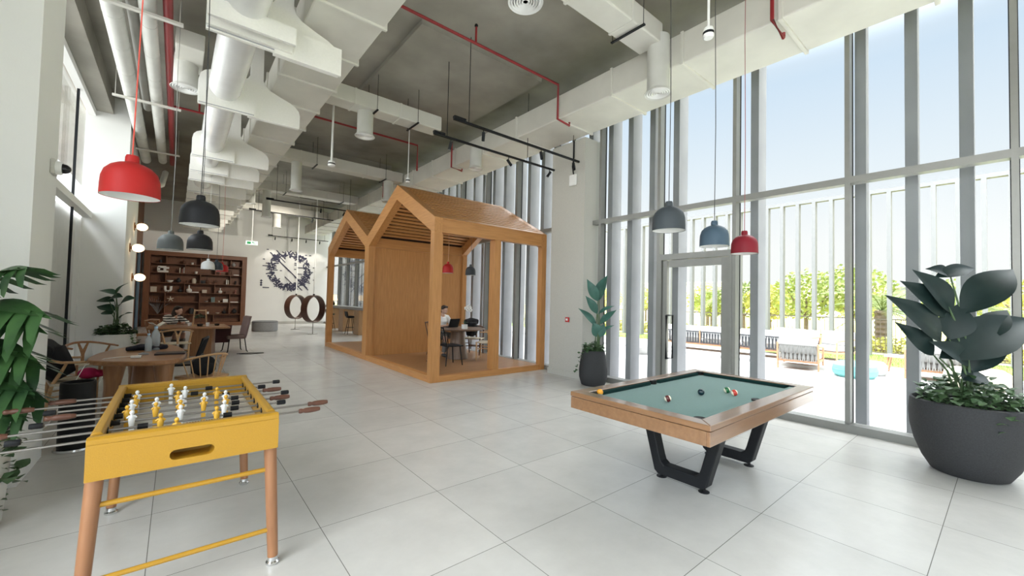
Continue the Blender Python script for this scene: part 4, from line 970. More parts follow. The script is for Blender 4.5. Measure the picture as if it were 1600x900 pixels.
def laptop(label, loc, rz, m=M_BLACK, op=1.9, nm='laptop'):
    t = thing(nm, label, 'laptop', loc, rz)
    MB().box(-.16, -.11, 0, .16, .11, .015).out('keyboard_base', m, t, bevel=.004)
    if op:
        tl = .35; c = Vector((0, .11+math.sin(tl)*.11, .015+math.cos(tl)*.11))
        MB().obox(c, (.32, .008, .22), Matrix.Rotation(-tl, 3, 'X')).out('screen', m, t, bevel=.003)
    else: MB().box(-.16, -.11, .015, .16, .11, .022).out('lid', m, t, bevel=.003)
    return t
laptop('open dark laptop on the pavilion table in front of the person', (5.46, 9.10, DZ+.76), -2.98)
t = thing('orchid', 'white orchid in a small white square pot on the pavilion table', 'potted orchid', (5.47, 8.45, DZ+.76))
MB().prism([(-.055, -.055), (.055, -.055), (.055, .055), (-.055, .055)], 0, .11, 'xy').out('pot', M_WHITEP, t, bevel=.008)
for a in (0, 1.3, 2.7, 4.0, 5.2):
    lf = MB(); leaf_mesh(lf, (0, 0, .11), (.12*math.cos(a), .12*math.sin(a), .15), .05, .2, .2, 6); lf.out('leaf', M_LEAF, t, smooth=True)
MB().tube([(0, 0, .11), (-.01, 0, .3), (0, 0, .45), (.05, -.03, .53), (.10, -.06, .50)], .004, 6).out('flower_stem', M_STEM, t, smooth=True)
for k, (x, y, z) in enumerate(((.02, -.01, .50), (.06, -.04, .54), (.09, -.05, .50), (.12, -.07, .46), (.06, -.02, .47), (.11, -.05, .52))):
    b = MB()
    for a in range(5):
        an = a*2*PI/5; b.ell((x+.028*math.cos(an)*.77, y-.028*math.cos(an)*.63, z+.028*math.sin(an)), (.022, .012, .022), 8)
    b.out('flower', M_WHITEP, t, smooth=True)
t = thing('tablet_stand', 'small dark board leaning on the pavilion floor by the open side', 'board', (4.25, 7.75, DZ), .5); MB().obox((0, 0, .10), (.30, .015, .22), Matrix.Rotation(-.7, 3, 'X')).out('board', M_WALNUT, t, bevel=.003)
MB().obox((0, -.06, .07), (.05, .012, .15), Matrix.Rotation(.6, 3, 'X')).out('prop', M_WALNUT, t)
# ------------------------------------------------------------------ left seating area
def blob_table():
    t = thing('organic_table', 'warm wood table with a rounded triangular top and flared legs behind the yellow football table', 'table', (-.25, 7.6, 0))
    raw = [(-.48, -.66), (.18, -1.02), (.38, -.55), (.36, .35), (.20, 1.0), (-.15, 1.12), (-.40, .62), (-.55, 0)]
    P_ = [Vector((x, y)) for x, y in raw]; n = len(P_); out = []
    for i in range(n):
        a, b, c, d = P_[i-1], P_[i], P_[(i+1) % n], P_[(i+2) % n]
        for k in range(6):
            u = k/6; q = .5*((2*b)+(-a+c)*u+(2*a-5*b+4*c-d)*u*u+(-a+3*b-3*c+d)*u**3); out.append((q.x, q.y))
    MB().prism(out, .69, .75, 'xy').out('table_top', M_TEAK, t, bevel=.02, seg=4)
    for x, y in ((-.34, -.38), (.18, -.66), (.16, .55), (-.18, .75)):
        MB().tube([(x*1.08, y*1.08, 0), (x*.98, y*.98, .35), (x*.92, y*.92, .69)], [.055, .075, .115], 18, sx=1.2).out('leg', M_TEAKZ, t, smooth=True)
    MB().tube([(0, .05, 0), (0, .05, .69)], [.20, .16], 24).out('pedestal', M_TEAKZ, t, smooth=True)
blob_table()
T0 = .75
def bottle(x, y, z, h, r, label):
    t = thing('water_bottle', label, 'bottle', (x, y, z))
    MB().lathe([(0, 0), (r, .0), (r, .02*h), (r*.95, .25*h), (r, .3*h), (r*.95, .5*h), (r, .62*h), (r*.8, .74*h), (r*.38, .86*h), (r*.34, .93*h), (0, .93*h)], seg=24).out('bottle_body', M_BOTTLE, t, smooth=True)
    MB().lathe([(0, .91*h), (r*.42, .91*h), (r*.42, h), (0, h)], seg=16).out('cap', mat('pale_blue_cap', (.35, .55, .75), .4), t, smooth=True)
    MB().lathe([(0, .02), (r*.9, .02), (r*.9, .45*h), (0, .45*h)], seg=20).out('water', M_GLASS, t, smooth=True)
bottle(-.20, 7.86, T0, .34, .052, 'large clear plastic water bottle standing on the rounded wooden table')
bottle(-.27, 7.72, T0, .25, .04, 'smaller clear bottle left of the large one on the rounded wooden table')
laptop('closed dark laptop lying on the rounded wooden table', (-.02, 7.25, T0), -.1, mat('dark_maroon_lid', (.03, .018, .02), .4), 0)
cloth_lump('dark_scarf', 'crumpled dark cloth on the rounded wooden table', 'cloth', [('t', [(-.25, 0, .02), (-.1, .05, .035), (.05, .02, .03), (.2, .06, .03)], [.03, .05, .055, .03]), ('e', (0, .02, .04), (.14, .08, .035))], mat('dark_navy_cloth', (.02, .02, .032), .9), .012, (-.26, 7.85, T0+.005))
t = thing('headphones', 'grey wired mouse-like puck left of the laptop on the table', 'mouse', (-.30, 7.32, T0)); t.name = 'computer_mouse'; t['label'] = 'small grey computer mouse left of the closed laptop'
MB().ell((0, 0, .008), (.055, .035, .022), 18).out('mouse_body', mat('mouse_grey', (.30, .31, .32), .4), t, smooth=True); MB().box(-.004, .01, .026, .004, .03, .031).out('scroll_wheel', M_BLACK, t)
t = thing('power_adapter', 'white charger block at the near edge of the rounded table', 'charger', (-.36, 7.02, T0)); MB().box(-.05, -.03, 0, .05, .03, .028).out('adapter_body', M_WHITEP, t, bevel=.006); MB().box(.05, -.008, .01, .06, .008, .018).out('plug', M_STEEL, t)
o = MB().tube([(-.31, 7.10, .765), (-.40, 7.12, .760), (-.52, 7.12, .758), (-.64, 7.05, .757), (-.80, 7.0, .70), (-.86, 6.98, .55), (-.92, 6.85, .38), (-1.02, 6.6, .12), (-1.15, 6.5, .01), (-1.4, 6.5, .008)], .004, 6).out('charging_cable', M_WHITEP, smooth=True)
tag(o, 'white cable running off the rounded table down past the armchair', 'cable')
wishbone('light oak armchair with a woven seat left of the rounded table, holding a coat', (-.98, 7.62, 0), -1.35)
cloth_lump('coat', 'fluffy black coat thrown over the armchair at the left', 'coat', [('t', [(-.10, -.26, .12), (-.12, 0, .16), (-.10, .24, .10)], [.09, .11, .09]), ('t', [(-.12, 0, .10), (-.02, 0, -.10), (.06, .0, -.22)], [.19, .17, .12], 1.1), ('e', (-.20, 0, -.05), (.10, .2, .22))], M_CLOTH, .014, (-1.10, 7.55, .72))
cloth_lump('pink_cloth', 'bright pink cloth bunched beside the black coat on the armchair', 'cloth', [('e', (0, 0, .07), (.10, .12, .07)), ('e', (.08, .04, .05), (.08, .07, .05)), ('t', [(0, 0, .08), (.12, -.05, .05)], [.06, .03])], mat('hot_pink', (.62, .02, .13), .85), .010, (-.84, 7.60, .447))
wishbone('wooden armchair facing the window, behind the black coat', (-1.0, 9.3, 0), -2.6, M_TEAK, M_TEAKZ)
stick_chair('black spindle chair at the right side of the rounded table', (.12, 8.55, 0), 1.35, M_BLACK)
spindle('light oak spindle armchair with a dark backpack, behind the yellow table', (.34, 7.10, 0), .55, M_OAK, M_OAKZ, h=.76)
def backpack():
    t = thing('backpack', 'black backpack lying in the light oak spindle armchair', 'backpack', (.34, 7.12, .462), .55)
    b = MB(); b.ell((0, 0, .12), (.16, .09, .14), 16); b.ell((0, -.06, .08), (.12, .06, .09), 14)
    o = b.out('bag_body', M_CLOTH, t, smooth=True, angle=180)
    for s in (-1, 1): MB().tube([(s*.07, .08, .22), (s*.08, .14, .14), (s*.07, .09, .02)], .012, 8).out('strap', mat('grey_strap', (.12, .12, .12), .8), t, smooth=True)
    MB().tube([(-.03, .04, .25), (0, .04, .28), (.03, .04, .25)], .008, 8).out('grab_handle', mat('grey_strap', (.12, .12, .12), .8), t, smooth=True)
backpack()

# long desk with the striped-shirt person
t = thing('work_desk', 'long wooden desk on a thick panelled pedestal in front of the bookcase', 'desk', (.45, 13.35, 0))
MB().prism([(-.95, -.60), (.55, -.80), (.66, -.72), (.62, .45), (.5, .5), (-.95, .55)], .70, .75, 'xy').out('desk_top', M_TEAK, t, bevel=.012, seg=3)
MB().prism([(-.12, -.35), (.30, -.42), (.42, .2), (-.12, .3)], 0, .70, 'xy').out('pedestal', M_TEAKZ, t, bevel=.01)
MB().box(-.9, .1, 0, -.7, .45, .70).out('pedestal', M_TEAKZ, t, bevel=.01)
seated('person', 'dark-haired person in a striped top leaning on the long desk', (-.22, 14.10, 0), -2.25, M_STRIPE, .62, (((-.30, .38, .80), (-.02, .50, .80)), ((.30, .34, .80), (.10, .42, .98))), long_hair=True)
stick_chair('wooden chair under the person in the striped top', (-.22, 14.10, 0), -2.25, M_TEAK)
def cage_lamp():
    t = thing('desk_frame', 'small light wood frame holding a potted bonsai on the desk', 'plant frame', (.50, 13.05, .75), .1)
    for s in (-.14, .14): MB().bar((s, 0, 0), (s*.8, 0, .42), .03, .03).out('frame_post', M_OAKZ, t)
    MB().box(-.12, -.012, .38, .12, .012, .41).out('frame_rail', M_OAK, t); MB().box(-.15, -.05, 0, .15, .05, .02).out('frame_base', M_OAK, t)
    return t
cage_lamp()
t = thing('bonsai', 'small dark bonsai in a pot inside the wood frame on the desk', 'potted plant', (.50, 12.96, .75))
MB().lathe([(0, 0), (.05, 0), (.065, .06), (0, .06)], seg=20).out('pot', M_BLACK, t, smooth=True); MB().tube([(0, 0, .06), (.02, 0, .14), (-.01, 0, .22)], .008, 8).out('trunk', M_WALNUT, t, smooth=True)
ivy('foliage', t, (0, 0, .20), .11, .07, .12, 90, .04, M_LEAF)
def small_pot(nm, label, x, y, z, r, h, m, cat='pot'):
    o = MB().lathe([(0, 0), (r*.8, 0), (r, h*.6), (r*.95, h), (r*.85, h), (r*.8, h*.2), (0, h*.2)], seg=20).out(nm, m, smooth=True); o.location = (x, y, z); return tag(o, label, cat)
small_pot('white_cup', 'small white cup at the right of the bonsai on the desk', .66, 13.0, .75, .04, .09, M_WHITEP, 'cup')
small_pot('dark_bowl', 'small dark bowl near the right end of the desk', .86, 13.1, .75, .055, .05, M_BLACK, 'bowl')
small_pot('white_cup', 'white cup beside the arm of the person in the striped top', .30, 13.2, .75, .045, .08, M_WHITEP, 'cup')
t = thing('open_book', 'open pale book at the left end of the desk', 'book', (-.32, 13.2, .75), .4); MB().obox((-.07, 0, .05), (.15, .2, .015), Matrix.Rotation(.6, 3, 'Y')).obox((.07, 0, .05), (.15, .2, .015), Matrix.Rotation(-.6, 3, 'Y')).out('pages', M_WHITEP, t)
t = thing('lounge_chair', 'mauve upholstered chair with thin dark legs at the right end of the desk', 'chair', (1.30, 13.55, 0), 1.75)
M_MAUVE = mat('mauve_fabric', (.23, .16, .15), .9, noise=(50, (.19, .13, .12)))
MB().box(-.24, -.22, .36, .24, .24, .46).out('seat', M_MAUVE, t, bevel=.04, seg=3)
MB().prism([(-.22, .42), (-.16, .42), (-.26, .96), (-.33, .98), (-.31, .90)], -.25, .25, 'yz').out('backrest', M_MAUVE, t, bevel=.02, seg=3)
for sx in (-1, 1):
    for sy in (-1, 1): MB().tube([(sx*.26, sy*.25, 0), (sx*.24, sy*.22, .04), (sx*.20, sy*.18, .37)], [.012, .014, .014], 8).out('leg', M_BLACK, t, smooth=True)
t = thing('draped_cloth', 'dark maroon cloth hanging between the desk and the mauve chair', 'cloth', (1.03, 13.35, .28)); MB().prism([(-.18, 0), (.14, 0), (.18, .46), (-.18, .46)], -.012, .012, 'xz').out('cloth', mat('maroon_cloth', (.05, .015, .015), .9), t)
o = MB().tube([(1.35, 12.9, .008), (1.6, 12.75, .008), (1.9, 12.85, .008), (1.6, 13.0, .008), (1.3, 12.95, .008)], .008, 6).out('floor_cable', M_BLACK, smooth=True); tag(o, 'black cable coiled on the floor beside the mauve chair', 'cable')
wishbone('light oak armchair in front of the long desk, left of the rounded table bottle', (.05, 12.1, 0), .1)
t = thing('low_bench', 'low wooden bench with a pale book beside the bookcase', 'bench', (-.38, 15.2, 0)); MB().box(-.5, -.2, .38, .5, .2, .43).out('seat', M_TEAK, t, bevel=.006)
for s in (-.42, .42): MB().box(s-.03, -.17, 0, s+.03, .17, .38).out('leg', M_TEAKZ, t)
t = thing('blue_curtain', 'narrow blue-grey curtain hanging at the end of the left wall', 'curtain', (-.93, 16.35, 0))
b = MB(); vs = []; 
for i in range(25): u = i/24; vs.append((.03*math.sin(u*26)+.04, u*.55))
b.prism([(x, y) for x, y in vs]+[(x-.012, y) for x, y in vs[::-1]], .03, 2.75, 'xy').out('cloth', mat('slate_blue_fabric', (.10, .15, .21), .9), t, smooth=True); MB().tube([(.04, -.03, 2.78), (.04, .6, 2.78)], .012, 8).out('curtain_rail', M_BLACK, t)

# ------------------------------------------------------------------ bookcase and what stands on it
BY = 24.72
t = thing('bookcase', 'large dark orange-brown built bookcase on the back wall with staggered shelves', 'bookcase', (.8, BY, 0))
def bx(n, x0, z0, x1, z1, m, y0=0, y1=.46, bev=.003): return MB().box(x0-.8, y0, z0, x1-.8, y1, z1).out(n, m, t, bevel=bev)
bx('side_panel', -1.15, 0, -.93, 3.47, M_SHELFZ); bx('side_panel', 2.56, 0, 2.76, 3.47, M_SHELFZ)
bx('top_panel', -.93, 3.28, 2.56, 3.47, M_SHELF); bx('bottom_panel', -.93, 0, 2.56, .18, M_SHELF)
bx('back_panel', -.93, .18, 2.56, 3.28, M_SHELFZ, .42, .46)
RZ = [.18, .56, 1.13, 1.58, 2.03, 2.49, 2.92, 3.28]
for z in RZ[1:-1]: bx('shelf', -.93, z-.0125, 2.56, z+.0125, M_SHELF, .02, .42, 0)
A_, B_ = (.157, .522, .865), (.356, .688)
for i in range(7):
    for u in (A_ if i in (1, 2, 4, 6) else B_):
        x = -.93+3.49*u; bx('divider', x-.0125, RZ[i]+.0125, x+.0125, RZ[i+1]-.0125, M_SHELFZ, .02, .42, 0)
cm = {k: mat('shelf_item_'+k, c, .6) for k, c in dict(white=(.72, .70, .65), cream=(.55, .48, .38), black=(.015, .015, .015), brown=(.10, .04, .02), teal=(.17, .24, .23), grey=(.28, .27, .26), red=(.40, .03, .02), brass=(.35, .22, .08), pink=(.30, .12, .09)).items()}
def item(kind, u, row, c, label, s=1.0):
    x = -.93+3.49*u; z = RZ[row]+.013; m = cm[c]; y = BY+.18; b = MB(); cat = kind.split('_')[-1]
    if kind == 'vase': b.lathe([(0, 0), (.06*s, 0), (.10*s, .07*s), (.09*s, .13*s), (.025*s, .18*s), (.02*s, .28*s), (.03*s, .30*s), (0, .30*s)], seg=20)
    elif kind == 'jar': b.lathe([(0, 0), (.07*s, 0), (.085*s, .12*s), (.06*s, .2*s), (.05*s, .22*s), (0, .22*s)], seg=20)
    elif kind == 'bowl': b.lathe([(0, 0), (.04*s, 0), (.10*s, .06*s), (.105*s, .08*s), (.09*s, .08*s), (.03*s, .02*s), (0, .02*s)], seg=20)
    elif kind == 'cup': b.lathe([(0, 0), (.035*s, 0), (.045*s, .08*s), (.038*s, .08*s), (.03*s, .01*s), (0, .01*s)], seg=16)
    elif kind == 'book': b.box(-.02*s, -.09, 0, .02*s, .08, .24*s)
    elif kind == 'stacked_book': b.box(-.16*s, -.08, 0, .16*s, .08, .045)
    elif kind == 'globe_vase': b.ell((0, 0, .11*s), .10*s, 18); b.lathe([(.04*s, .2*s), (.045*s, .24*s), (0, .24*s)], seg=14)
    elif kind == 'curved_vase':
        b.tube([(-.10*s, 0, .27*s), (-.10*s, 0, .12*s), (-.07*s, 0, .06*s), (0, 0, .045*s), (.07*s, 0, .06*s), (.10*s, 0, .12*s), (.10*s, 0, .27*s)], .05*s, 14)
    elif kind == 'knot_sculpture':
        b.box(-.20*s, -.05, .0, .18*s, .05, .09*s).box(-.20*s, -.05, .20*s, .10*s, .05, .29*s).box(-.22*s, -.05, .05*s, -.12*s, .05, .25*s).box(.0, -.05, .08*s, .10*s, .05, .22*s).box(.10*s, -.05, .17*s, .20*s, .05, .26*s)
    elif kind == 'frame': b.box(-.1*s, -.01, 0, .1*s, .01, .22*s).box(-.06*s, -.02, .05*s, .06*s, -.01, .17*s)
    elif kind == 'figurine': b.tube([(0, 0, 0), (0, 0, .1*s)], [.05*s, .02*s], 10); b.ell((0, 0, .15*s), .04*s, 10); b.tube([(-.05*s, 0, .12*s), (0, 0, .08*s), (.06*s, 0, .16*s)], .012*s, 8)
    elif kind == 'chair_sculpture': b.box(-.09*s, -.06, .12*s, .09*s, .06, .14*s).box(-.09*s, -.06, 0, -.07*s, -.04, .14*s).box(.07*s, -.06, 0, .09*s, -.04, .14*s).box(-.09*s, .04, 0, -.07*s, .06, .3*s).box(.07*s, .04, 0, .09*s, .06, .3*s).box(-.09*s, .04, .24*s, .09*s, .06, .3*s)
    elif kind == 'twig_bundle':
        rr = random.Random(row+int(u*99))
        for k in range(26): a = rr.uniform(-1, 1); b.tube([(0, 0, 0), (a*.12*s, rr.uniform(-.05, .05), .2*s), (a*.28*s+rr.uniform(-.05, .05), rr.uniform(-.1, .1), rr.uniform(.3, .52)*s)], .005, 4)
    elif kind == 'box': b.box(-.10*s, -.08, 0, .10*s, .08, .17*s)
    elif kind == 'star_sculpture':
        for k in range(5): a = k*1.25+.4; b.tube([(0, 0, .12*s), (.12*s*math.cos(a), 0, .12*s+.11*s*math.sin(a))], [.025*s, .012*s], 8)
    elif kind == 'camera_body': b.box(-.10*s, -.06, .02, .10*s, .06, .14*s); b.tube([(0, -.06, .08*s), (0, -.12, .08*s)], .04*s, 12); b.box(-.06*s, -.05, 0, .06*s, .05, .03)
    o = b.out({'twig_bundle': 'twig_bundle', 'camera_body': 'model_camera'}.get(kind, kind), m, smooth=True); o.location = (x, y, z)
    return tag(o, label, cat)
item('jar', .10, 6, 'black', 'dark jar on the top shelf of the bookcase, far left', .7)
item('globe_vase', .34, 6, 'brown', 'round brown vase on the top shelf, left of the middle', .8)
item('cup', .43, 6, 'white', 'white cup on the top shelf, near the middle of the bookcase', 1.2)
item('globe_vase', .90, 6, 'grey', 'round silvery vase on the top shelf at the far right', .9)
item('knot_sculpture', .13, 5, 'white', 'chunky white interlocking sculpture on the second shelf from the top', 1.0)
item('book', .30, 5, 'cream', 'cream book standing left of the white ones, second shelf', 1.0)
item('book', .325, 5, 'pink', 'dark pink book standing in the middle of a row of three, second shelf', .85)
item('book', .345, 5, 'white', 'tall white book standing in the second shelf', 1.15)
item('cup', .475, 5, 'white', 'white goblet on the second shelf, left of the red sculpture', 1.4)
item('stacked_book', .56, 5, 'brown', 'brown book lying flat on the second shelf', .9)
item('chair_sculpture', .72, 5, 'red', 'small red chair-shaped ornament on the second shelf', 1.2)
item('jar', .855, 5, 'brown', 'brown jar on the second shelf near the right end', 1.2)
item('stacked_book', .935, 5, 'white', 'white book lying flat, far right of the second shelf', .7)
item('bowl', .20, 4, 'white', 'pale bowl on the third shelf from the top', 1.3)
item('globe_vase', .29, 4, 'black', 'round black pot on the third shelf', 1.0)
item('jar', .38, 4, 'brown', 'short brown jar on the third shelf', .6)
item('jar', .455, 4, 'cream', 'cream lidded jar on the third shelf left of the divider', 1.1)
item('camera_body', .555, 4, 'black', 'black boxy ornament on the third shelf', 1.1)
item('vase', .60, 4, 'brown', 'brown narrow vase on the third shelf behind the black ornament', 1.0)
item('star_sculpture', .70, 4, 'brown', 'small brown branching ornament on the third shelf', 1.0)
item('book', .825, 4, 'white', 'white book standing third shelf, left of a slimmer one', 1.0)
item('book', .845, 4, 'cream', 'slim cream book standing at the right on the third shelf', .9)
item('figurine', .93, 4, 'black', 'dark figurine on the third shelf at the far right', 1.0)
item('frame', .04, 3, 'cream', 'small cream picture frame on the middle shelf at the far left', 1.1)
item('curved_vase', .185, 3, 'white', 'white U-shaped vase on the middle shelf', 1.05)
item('vase', .31, 3, 'black', 'black vase on the middle shelf beside the U-shaped one', .95)
item('vase', .405, 3, 'white', 'white long-necked vase on the middle shelf', 1.2)
item('stacked_book', .47, 3, 'white', 'white flat book beside the long-necked vase', .9)
item('box', .575, 3, 'cream', 'pale folded box on the middle shelf', .9)
item('vase', .755, 3, 'white', 'small white round-bottomed vase on the middle shelf right of the divider', .85)
item('box', .84, 3, 'brown', 'brown box on the middle shelf near the right', .8)
item('figurine', .935, 3, 'pink', 'reddish figurine on the middle shelf at the far right', 1.0)
item('twig_bundle', .09, 1, 'grey', 'grey dried branches standing in the lower left of the bookcase', 1.5)
item('star_sculpture', .215, 2, 'cream', 'pale star-shaped ornament on the third shelf from the bottom', 1.1)
item('bowl', .60, 2, 'grey', 'grey bowl on the third shelf from the bottom', .8)
for k, u in enumerate((.66, .675, .69)): o = item('book', u, 2, 'teal', ('left', 'middle', 'right')[k]+' one of three grey-green books standing together', 1.05)
item('cup', .745, 2, 'cream', 'cream cup right of the grey-green books', 1.0)
item('box', .82, 2, 'white', 'whitish box right of the cream cup', 1.0)
item('stacked_book', .925, 2, 'white', 'white flat book on the third shelf from the bottom at the far right', 1.0)
item('cup', .62, 1, 'white', 'white cup on the second shelf from the bottom', 1.3)
item('bowl', .735, 1, 'cream', 'small cream bowl on the second shelf from the bottom', .8)
item('vase', .81, 1, 'black', 'dark vase on the second shelf from the bottom', .9)
item('globe_vase', .93, 1, 'black', 'round dark vase on the second shelf from the bottom at the far right', 1.1)
item('jar', .44, 1, 'black', 'dark jar behind the head of the person in the striped top', 1.3)
item('stacked_book', .19, 1, 'pink', 'dark pink book lying flat behind the person in the striped top', 1.2)

# ------------------------------------------------------------------ rings, pouf, mural
def ring_swing(x, y, label, zc=1.04, R=.58, rz=0):
    t = thing('ring_swing', label, 'swing', (x, y, 0), rz)
    b = MB(); n = 56; vs = []; fs = []
    for k in range(n):
        a = 2*PI*k/n
        for rr, yy in ((R, -.14), (R, .14), (R-.035, .14), (R-.035, -.14)): vs.append((rr*math.cos(a), yy, zc+rr*math.sin(a)))
    for k in range(n):
        j = (k+1) % n
        for q in range(4): fs.append((4*k+q, 4*k+(q+1) % 4, 4*j+(q+1) % 4, 4*j+q))
    b.add(vs, fs).out('ring', wood('dark_bentwood', (.11, .05, .035), (.075, .032, .022), 'y', .35), t, smooth=True)
    MB().tube([(0, 0, zc+R), (0, 0, CZ-.01)], .022, 10).out('suspension_rod', M_WHITEP, t, smooth=True)
    MB().tube([(0, 0, zc+R-.01), (0, 0, zc+R+.05)], .04, 12).out('clamp', M_BLACK, t, smooth=True)
    MB().tube([(0, 0, .01), (0, 0, zc-R)], .014, 10).out('floor_rod', M_STEEL, t, smooth=True)
    MB().box(-.17, -.10, 0, .17, .10, .014).out('floor_plate', M_STEEL, t, bevel=.003)
    MB().box(-.20, -.12, zc-R+.035, .20, .12, zc-R+.05).out('seat_pad', mat('cream_pad', (.6, .55, .48), .8), t, bevel=.004)
ring_swing(4.36, 21.2, 'large dark wooden ring swing on a pale rod, the left and farther one', 1.04, .56, .65)
ring_swing(4.40, 18.2, 'large dark wooden ring swing on a pale rod, the right and nearer one', 1.04, .56, .65)
t = thing('pouf', 'round grey upholstered pouf on the floor by the back wall', 'pouf', (3.05, 20.6, 0))
MB().lathe([(0, 0), (.46, 0), (.49, .03), (.49, .40), (.46, .44), (0, .45)], seg=40).out('cushion', mat('grey_marl', (.26, .26, .26), .95, noise=(40, (.20, .20, .20))), t, smooth=True)
MB().tube([(.49*math.cos(a*PI/20), .49*math.sin(a*PI/20), .40) for a in range(41)], .008, 6).out('piping', M_BLACK, t, smooth=True)
def mural():
    b = MB(); rnd = random.Random(21); cx, cz = 4.80, 2.92
    def dash(x, z, l, w, a):
        c, s = math.cos(a), math.sin(a); q = [(-l/2, -w/2), (l/2, -w/2), (l/2, w/2), (-l/2, w/2)]
        b.prism([(x+u*c-v*s, z+u*s+v*c) for u, v in q], 25.180+rnd.uniform(0, .006), 25.199, 'xz')
    for k in range(250):
        a = rnd.uniform(0, 2*PI); r = rnd.uniform(.74, 1.06); dash(cx+r*math.cos(a), cz+r*math.sin(a), rnd.uniform(.10, .28), rnd.choice((.04, .05, .055)), a+rnd.choice((0, PI/2, .8, -.8))+rnd.uniform(-.15, .15))
    d = -PI/4-.0
    dash(cx-.02, cz+.0, 2.65, .055, d); dash(cx-.72, cz+.72, .26, .16, d); dash(cx+.62, cz-.68, 1.0, .045, d); dash(cx+.12, cz-.68, .95, .045, d); dash(cx-.45, cz+.85, .62, .045, d); dash(cx-.40, cz+.62, .5, .04, d)
    dash(cx+.45, cz-.85, .6, .05, d); dash(cx+.78, cz-.55, .6, .05, -.35); dash(cx+.62, cz-.75, .5, .05, .6)
    for x, z, l in ((-1.12, .20, .34), (-.85, .0, .55), (.58, .20, .45), (.50, -.16, .26), (-1.10, -.96, .30), (.95, -.02, .5), (.85, -.3, .4)): dash(cx+x, cz+z, l, .045, 0)
    for x, z in ((-1.08, 1.08), (-1.24, .55), (.80, .92), (1.02, .92), (1.24, .24), (1.26, -.46), (-.42, -.02), (-.04, .0), (.28, .44), (.28, .34), (.28, .10)): dash(cx+x, cz+z, .10, .045, 0)
    for z in (-.60, -.72, -.83): dash(cx-1.32, cz+z, .09, .09, PI/4)
    o = b.out('wall_mural', mat('ink_blue_paint', (.045, .045, .085), .8)); tag(o, 'dark blue circular calligraphy mural on the back wall with a long diagonal stroke', 'mural')
mural()

# ------------------------------------------------------------------ counter seen through the farther pavilion
t = thing('long_counter', 'grey-topped counter on pale wooden panels by the far windows, seen through the farther pavilion', 'counter', (6.15, 19.6, 0))
MB().box(-.32, -3.4, 1.02, .32, 3.4, 1.13).out('counter_top', mat('counter_grey', (.36, .35, .34), .5), t, bevel=.005)
for y in (-2.6, -.55, 1.5): MB().box(-.30, y-.0, 0, .25, y+.62, 1.02).out('support_panel', M_OAKZ, t, bevel=.004)
def stool(x, y, label):
    t = thing('bar_stool', label, 'stool', (x, y, 0), 0, 'black stools at the far counter')
    MB().ell((0, 0, .72), (.20, .20, .05), 18).out('seat', M_BLACK, t, smooth=True)
    MB().prism([(-.18, .74), (-.14, .74), (-.18, .95), (-.22, .95)], -.17, .17, 'xz').out('backrest', M_BLACK, t, bevel=.01)
    for a in range(4): an = a*PI/2+PI/4; MB().tube([(.24*math.cos(an), .24*math.sin(an), 0), (.09*math.cos(an), .09*math.sin(an), .70)], .012, 8).out('leg', M_BLACK, t, smooth=True)
    MB().tube([(.17*math.cos(a*PI/8), .17*math.sin(a*PI/8), .28) for a in range(17)], .008, 6).out('foot_ring', M_BLACK, t, smooth=True)
for y in (17.7, 20.6): stool(5.75, y, ('nearer' if y < 19 else 'farther')+' black stool at the far counter, seen through the farther pavilion')
t = thing('table_lamp', 'small lit table lamp with a cream shade on the far counter', 'lamp', (6.15, 21.6, 1.13))
MB().lathe([(0, 0), (.06, 0), (.08, .1), (.03, .18), (.012, .2), (.012, .3)], seg=20).out('base', M_BLACK, t, smooth=True)
MB().lathe([(.18, .24), (.14, .52)], seg=24).out('lamp_shade', mat('lit_shade', (.9, .7, .45), .7, emit=((1, .72, .42), 1.0)), t, smooth=True)
# ------------------------------------------------------------------ terrace and garden
M_TERR = mat('terrace_paving', (.50, .495, .48), .8, noise=(3, (.45, .445, .43)))
M_GRASS = mat('lawn_green', (.13, .22, .05), .95, noise=(14, (.20, .27, .05)))
M_FIELD = mat('dry_sunlit_grass', (.50, .50, .12), .95, noise=(.8, (.62, .56, .22)))
sbox('terrace_floor', M_TERR, 6.95, -30, -.2, 15.3, 45, -.02)
sbox('terrace_step', M_TERR, 12.75, 2.9, -.02, 15.3, 30, .06)
sbox('lawn', M_GRASS, 15.3, -30, -.2, 18.9, 45, -.015)
sbox('field', M_FIELD, 18.9, -60, -.3, 160, 120, -.04)
g = MB(); rnd = random.Random(2)
for i in range(9000):
    x, y = rnd.uniform(15.3, 18.8), rnd.uniform(-1.5, 12); a = rnd.uniform(0, PI); h = rnd.uniform(.02, .07)
    g.add([(x-.006*math.cos(a), y-.006*math.sin(a), -.016), (x+.006*math.cos(a), y+.006*math.sin(a), -.016), (x+rnd.uniform(-.02, .02), y+rnd.uniform(-.02, .02), h)], [(0, 1, 2)])
tag(g.out('grass', M_GRASS), 'short green grass along the edge of the terrace', 'grass', kind='stuff')
# slatted screen: top rail and uprights
t = thing('garden_screen', 'tall pale slatted screen with a top rail beyond the terrace', 'screen', (18.4, 0, 0))
MB().box(-.10, -6, 5.50, .10, 24, 5.63).out('top_rail', M_SCREEN, t)
for i in range(57):
    y = -.01-5.2+.521*i
    if 14*.521-5.21 < y+.0 < 14*.521-5.21+0: continue
    MB().box(-.12, y-.11, -.02, .12, y, 5.50).out('slat', M_SCREEN, t)
t = thing('railing', 'thin dark metal railing behind the slatted screen', 'railing', (18.75, 0, 0))
M_RAIL = mat('railing_bronze', (.17, .14, .12), .6)
MB().box(-.02, -6, 1.20, .02, 24, 1.24).box(-.02, -6, .06, .02, 24, .09).out('top_rail', M_RAIL, t)
b = MB()
for i in range(230): b.box(-.008, -6+i*.13-.008, .06, .008, -6+i*.13+.008, 1.2)
tag(b.out('baluster', M_RAIL, t), kind='stuff')

